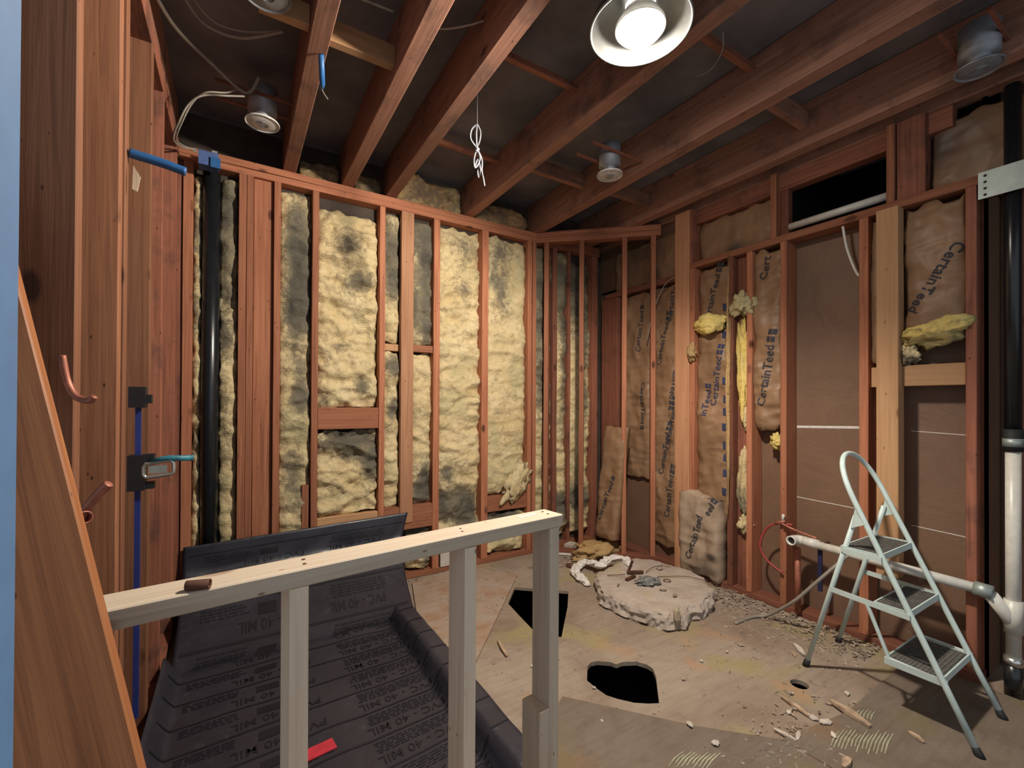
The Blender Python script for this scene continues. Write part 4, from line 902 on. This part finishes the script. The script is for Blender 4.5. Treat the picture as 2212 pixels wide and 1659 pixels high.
MB().box((1.375, YA-.010, .085), (1.43, YA-.0045, .26)).build('opening', M['kraft'] if False else M['sheath'], wb)
MB().box((1.368, YA-.016, .072), (1.437, YA-.005, .084)).build('sill', M['pvc'], wb)
wk = MB().box((-.05, -.04, 0), (.05, .04, .055), Matrix.Translation(aZ(1239, 1190, 0)+V((0, .03, 0))) @ Matrix.Rotation(R(20), 4, 'Z')).build('plaster_block', M['chip']); tag(wk, 'small pale plaster block by the foot of the diagonal wall', 'debris')
wp = MB().tube([aZ(1198, 1196, .012), aZ(1235, 1198, .012)], .011, 8).build('pvc_scrap', M['pvc'], None, True); tag(wp, 'short pale pipe scrap by the diagonal wall foot', 'pipe')
# splinters and chips that can be made out one by one
def stick(a, b, r, label, mat='chipwood', z=.006, group='splinters on the floor'):
    p, q = aZ(*a, z), aZ(*b, z); d = (q-p).normalized(); s = V((-d.y, d.x, 0))*r*1.6; t = V((0, 0, r)); mm = MB()
    mm.add([p-s*.4, p+s*.4, p.lerp(q, .5)+s, q+s*.5, q-s*.5, p.lerp(q, .5)-s, p-s*.4+t, p+s*.4+t, p.lerp(q, .5)+s+t*1.6, q+s*.5+t, q-s*.5+t, p.lerp(q, .5)-s+t*1.6],
           [(0, 1, 2, 3, 4, 5), (6, 11, 10, 9, 8, 7)]+[(i, (i+1) % 6, 6+(i+1) % 6, 6+i) for i in range(6)])
    return tag(mm.build('wood_splinter', M[mat]), label, 'splinter', group)
stick((1687, 1505), (1748, 1548), .006, 'long pale splinter left of the ladder shadow'); stick((1795, 1516), (1880, 1572), .010, 'thick brown stick across the thinset ridges', z=.011)
stick((1671, 1575), (1720, 1601), .005, 'thin straight white splinter near the front floor seam', 'chip'); stick((1722, 1600), (1726, 1582), .005, 'short upright splinter at the end of the thin white one', 'chip')
stick((1964, 1582), (1996, 1606), .006, 'lone splinter on the clean floor right of the ridges', z=.011); stick((1715, 1392), (1737, 1416), .008, 'pale paint stirrer stub beside the rear ladder foot', 'chip')
stick((1076, 1385), (1095, 1418), .007, 'green tinged splinter on the plywood near the big hole'); stick((1632, 1612), (1700, 1640), .004, 'faint thin splinter in the near foreground') if False else None
stick((1822, 1660), (1835, 1640), .008, 'pale splinter at the lower frame edge', z=.011)
cl_ = [((1546, 1607), .040, .030, 'white plaster chip in the near floor, right of the cut hole'), ((1490, 1567), .034, .024, 'white plaster chip just below the cut hole corner'), ((1476, 1469), .022, .018, 'tan pebble right of the cut hole'), ((1717, 1415), .045, .028, 'flat tan chip left of the rear ladder foot'), ((1283, 1488), .020, .014, 'small white chip on the left rim of the cut hole'),
       ((1705, 1541), .03, .02, 'pale chip beside the long splinter'), ((1755, 1551), .05, .035, 'grey plaster lump at the end of the long splinter'), ((1783, 1562), .055, .03, 'lighter plaster lump above the thinset ridges'), ((1570, 1410), .018, .014, 'white crumb on the bare floor right of the slab'), ((1600, 1395), .04, .02, 'dark washer-like scrap right of the slab'),
       ((1830, 1500), .035, .02, 'white chip above the thick brown stick'), ((1515, 1430), .022, .016, 'crumb between slab and cut hole'), ((1152, 1440), .03, .022, 'white smear chip left of the end post'), ((1300, 1560), .018, .012, 'tiny white chip in the foreground left'), ((1710, 1500), .02, .014, 'white chip beside the small round hole'), ((1800, 1590), .04, .02, 'flat plaster flake among the thinset ridges')]
for i, ((u, v), sx, sy, lb) in enumerate(cl_): 
    p = aZ(u, v, .010 if v > 1560 else .001); chip('plaster_chip', p, sx, sy, .012, i*1.3, 'chip' if 'dark' not in lb and 'tan' not in lb else 'chipwood', 50+i, lb, group='chips on the floor')
# uncountable rubble along the right wall and dust crumbs elsewhere
rm = MB(); rg3 = random.Random(11)
def inpoly(p, poly):
    k = False
    for i in range(len(poly)):
        a, b = poly[i], poly[i-1]
        if (a[1] > p[1]) != (b[1] > p[1]) and p[0] < (b[0]-a[0])*(p[1]-a[1])/(b[1]-a[1])+a[0]: k = not k
    return k
def crumb(c, s):
    if any(inpoly(c+V((ox, oy, 0)), h) for h in (h1, h2, h3, h4) for ox in (-.01, .01) for oy in (-.01, .01)): return
    q = [V((rg3.uniform(-1, 1), rg3.uniform(-1, 1), 0)) for _ in range(4)]; a = rg3.random()*6.28; l = s*(1+rg3.random()*1.6)
    d = V((math.cos(a), math.sin(a), 0)); n_ = V((-d.y, d.x, 0)); h = s*(.4+.5*rg3.random())
    rm.add([c-d*l-n_*s*.5, c+d*l*.8-n_*s*.6, c+d*l+n_*s*.4, c-d*l*.7+n_*s*.7, c-d*l*.4-n_*s*.1+V((0, 0, h)), c+d*l*.5+V((0, 0, h*1.2))],
           [(0, 3, 2, 1), (0, 1, 5, 4), (1, 2, 5), (2, 3, 4, 5), (3, 0, 4)])
for i in range(1500):
    y = rg3.uniform(.95, 2.3); x = 2.80-abs(rg3.gauss(0, .17)); 
    if rg3.random() < .3: x = 2.78-abs(rg3.gauss(0, .35))
    if x < 1.9: continue
    crumb(V((x, y, .001+.018*max(0, 1-(2.8-x)/.3)*rg3.random())), .003+.006*rg3.random()**2)
for i in range(1000): crumb(V((rg3.uniform(1.0, 2.75), rg3.uniform(.35, 2.9), .001 if True else 0)), .002+.004*rg3.random()**3)
for i in range(160): crumb(V((rg3.gauss(1.75, .16), rg3.gauss(.90, .08), .009)), .002+.006*rg3.random()**2)
for i in range(260): crumb(V((rg3.uniform(2.1, 2.75), 2.80+rg3.gauss(0, .09), .001+.01*rg3.random())), .003+.006*rg3.random())
for i in range(160): crumb(V((rg3.uniform(1.0, 1.7), rg3.uniform(2.3, 3.03), .0125)), .002+.005*rg3.random())
rub = rm.build('floor_rubble', M['rubble']); tag(rub, 'plaster crumbs and splinters strewn along the right wall base', 'rubble', kind='stuff')

# leaning plank at the left foreground
pb = aY(304, 1659, .80); pt = aY(50, 660, 1.0); pd = (pt-pb).normalized(); p0 = pb-pd*(pb.z/pd.z)*.985; p1 = pt+pd*.30
wv = V((-1, .0, 0)); wv = (wv-pd*wv.dot(pd)).normalized(); nv = pd.cross(wv).normalized()
if nv.y > 0: nv = -nv
L = (p1-p0).length; mt = Matrix(((wv.x, nv.x, pd.x, 0), (wv.y, nv.y, pd.y, 0), (wv.z, nv.z, pd.z, 0), (0, 0, 0, 1)))
pk = beam('leaning_plank', None, (0, -.038, 0), (.235, 0, L), M['plank'], Matrix.Translation(p0) @ mt)
tag(pk, 'wide orange-brown plank leaning beside the blue door jamb', 'plank')

for o in bpy.data.objects:
    for k in ('_o', '_s'):
        if k in o: del o[k]
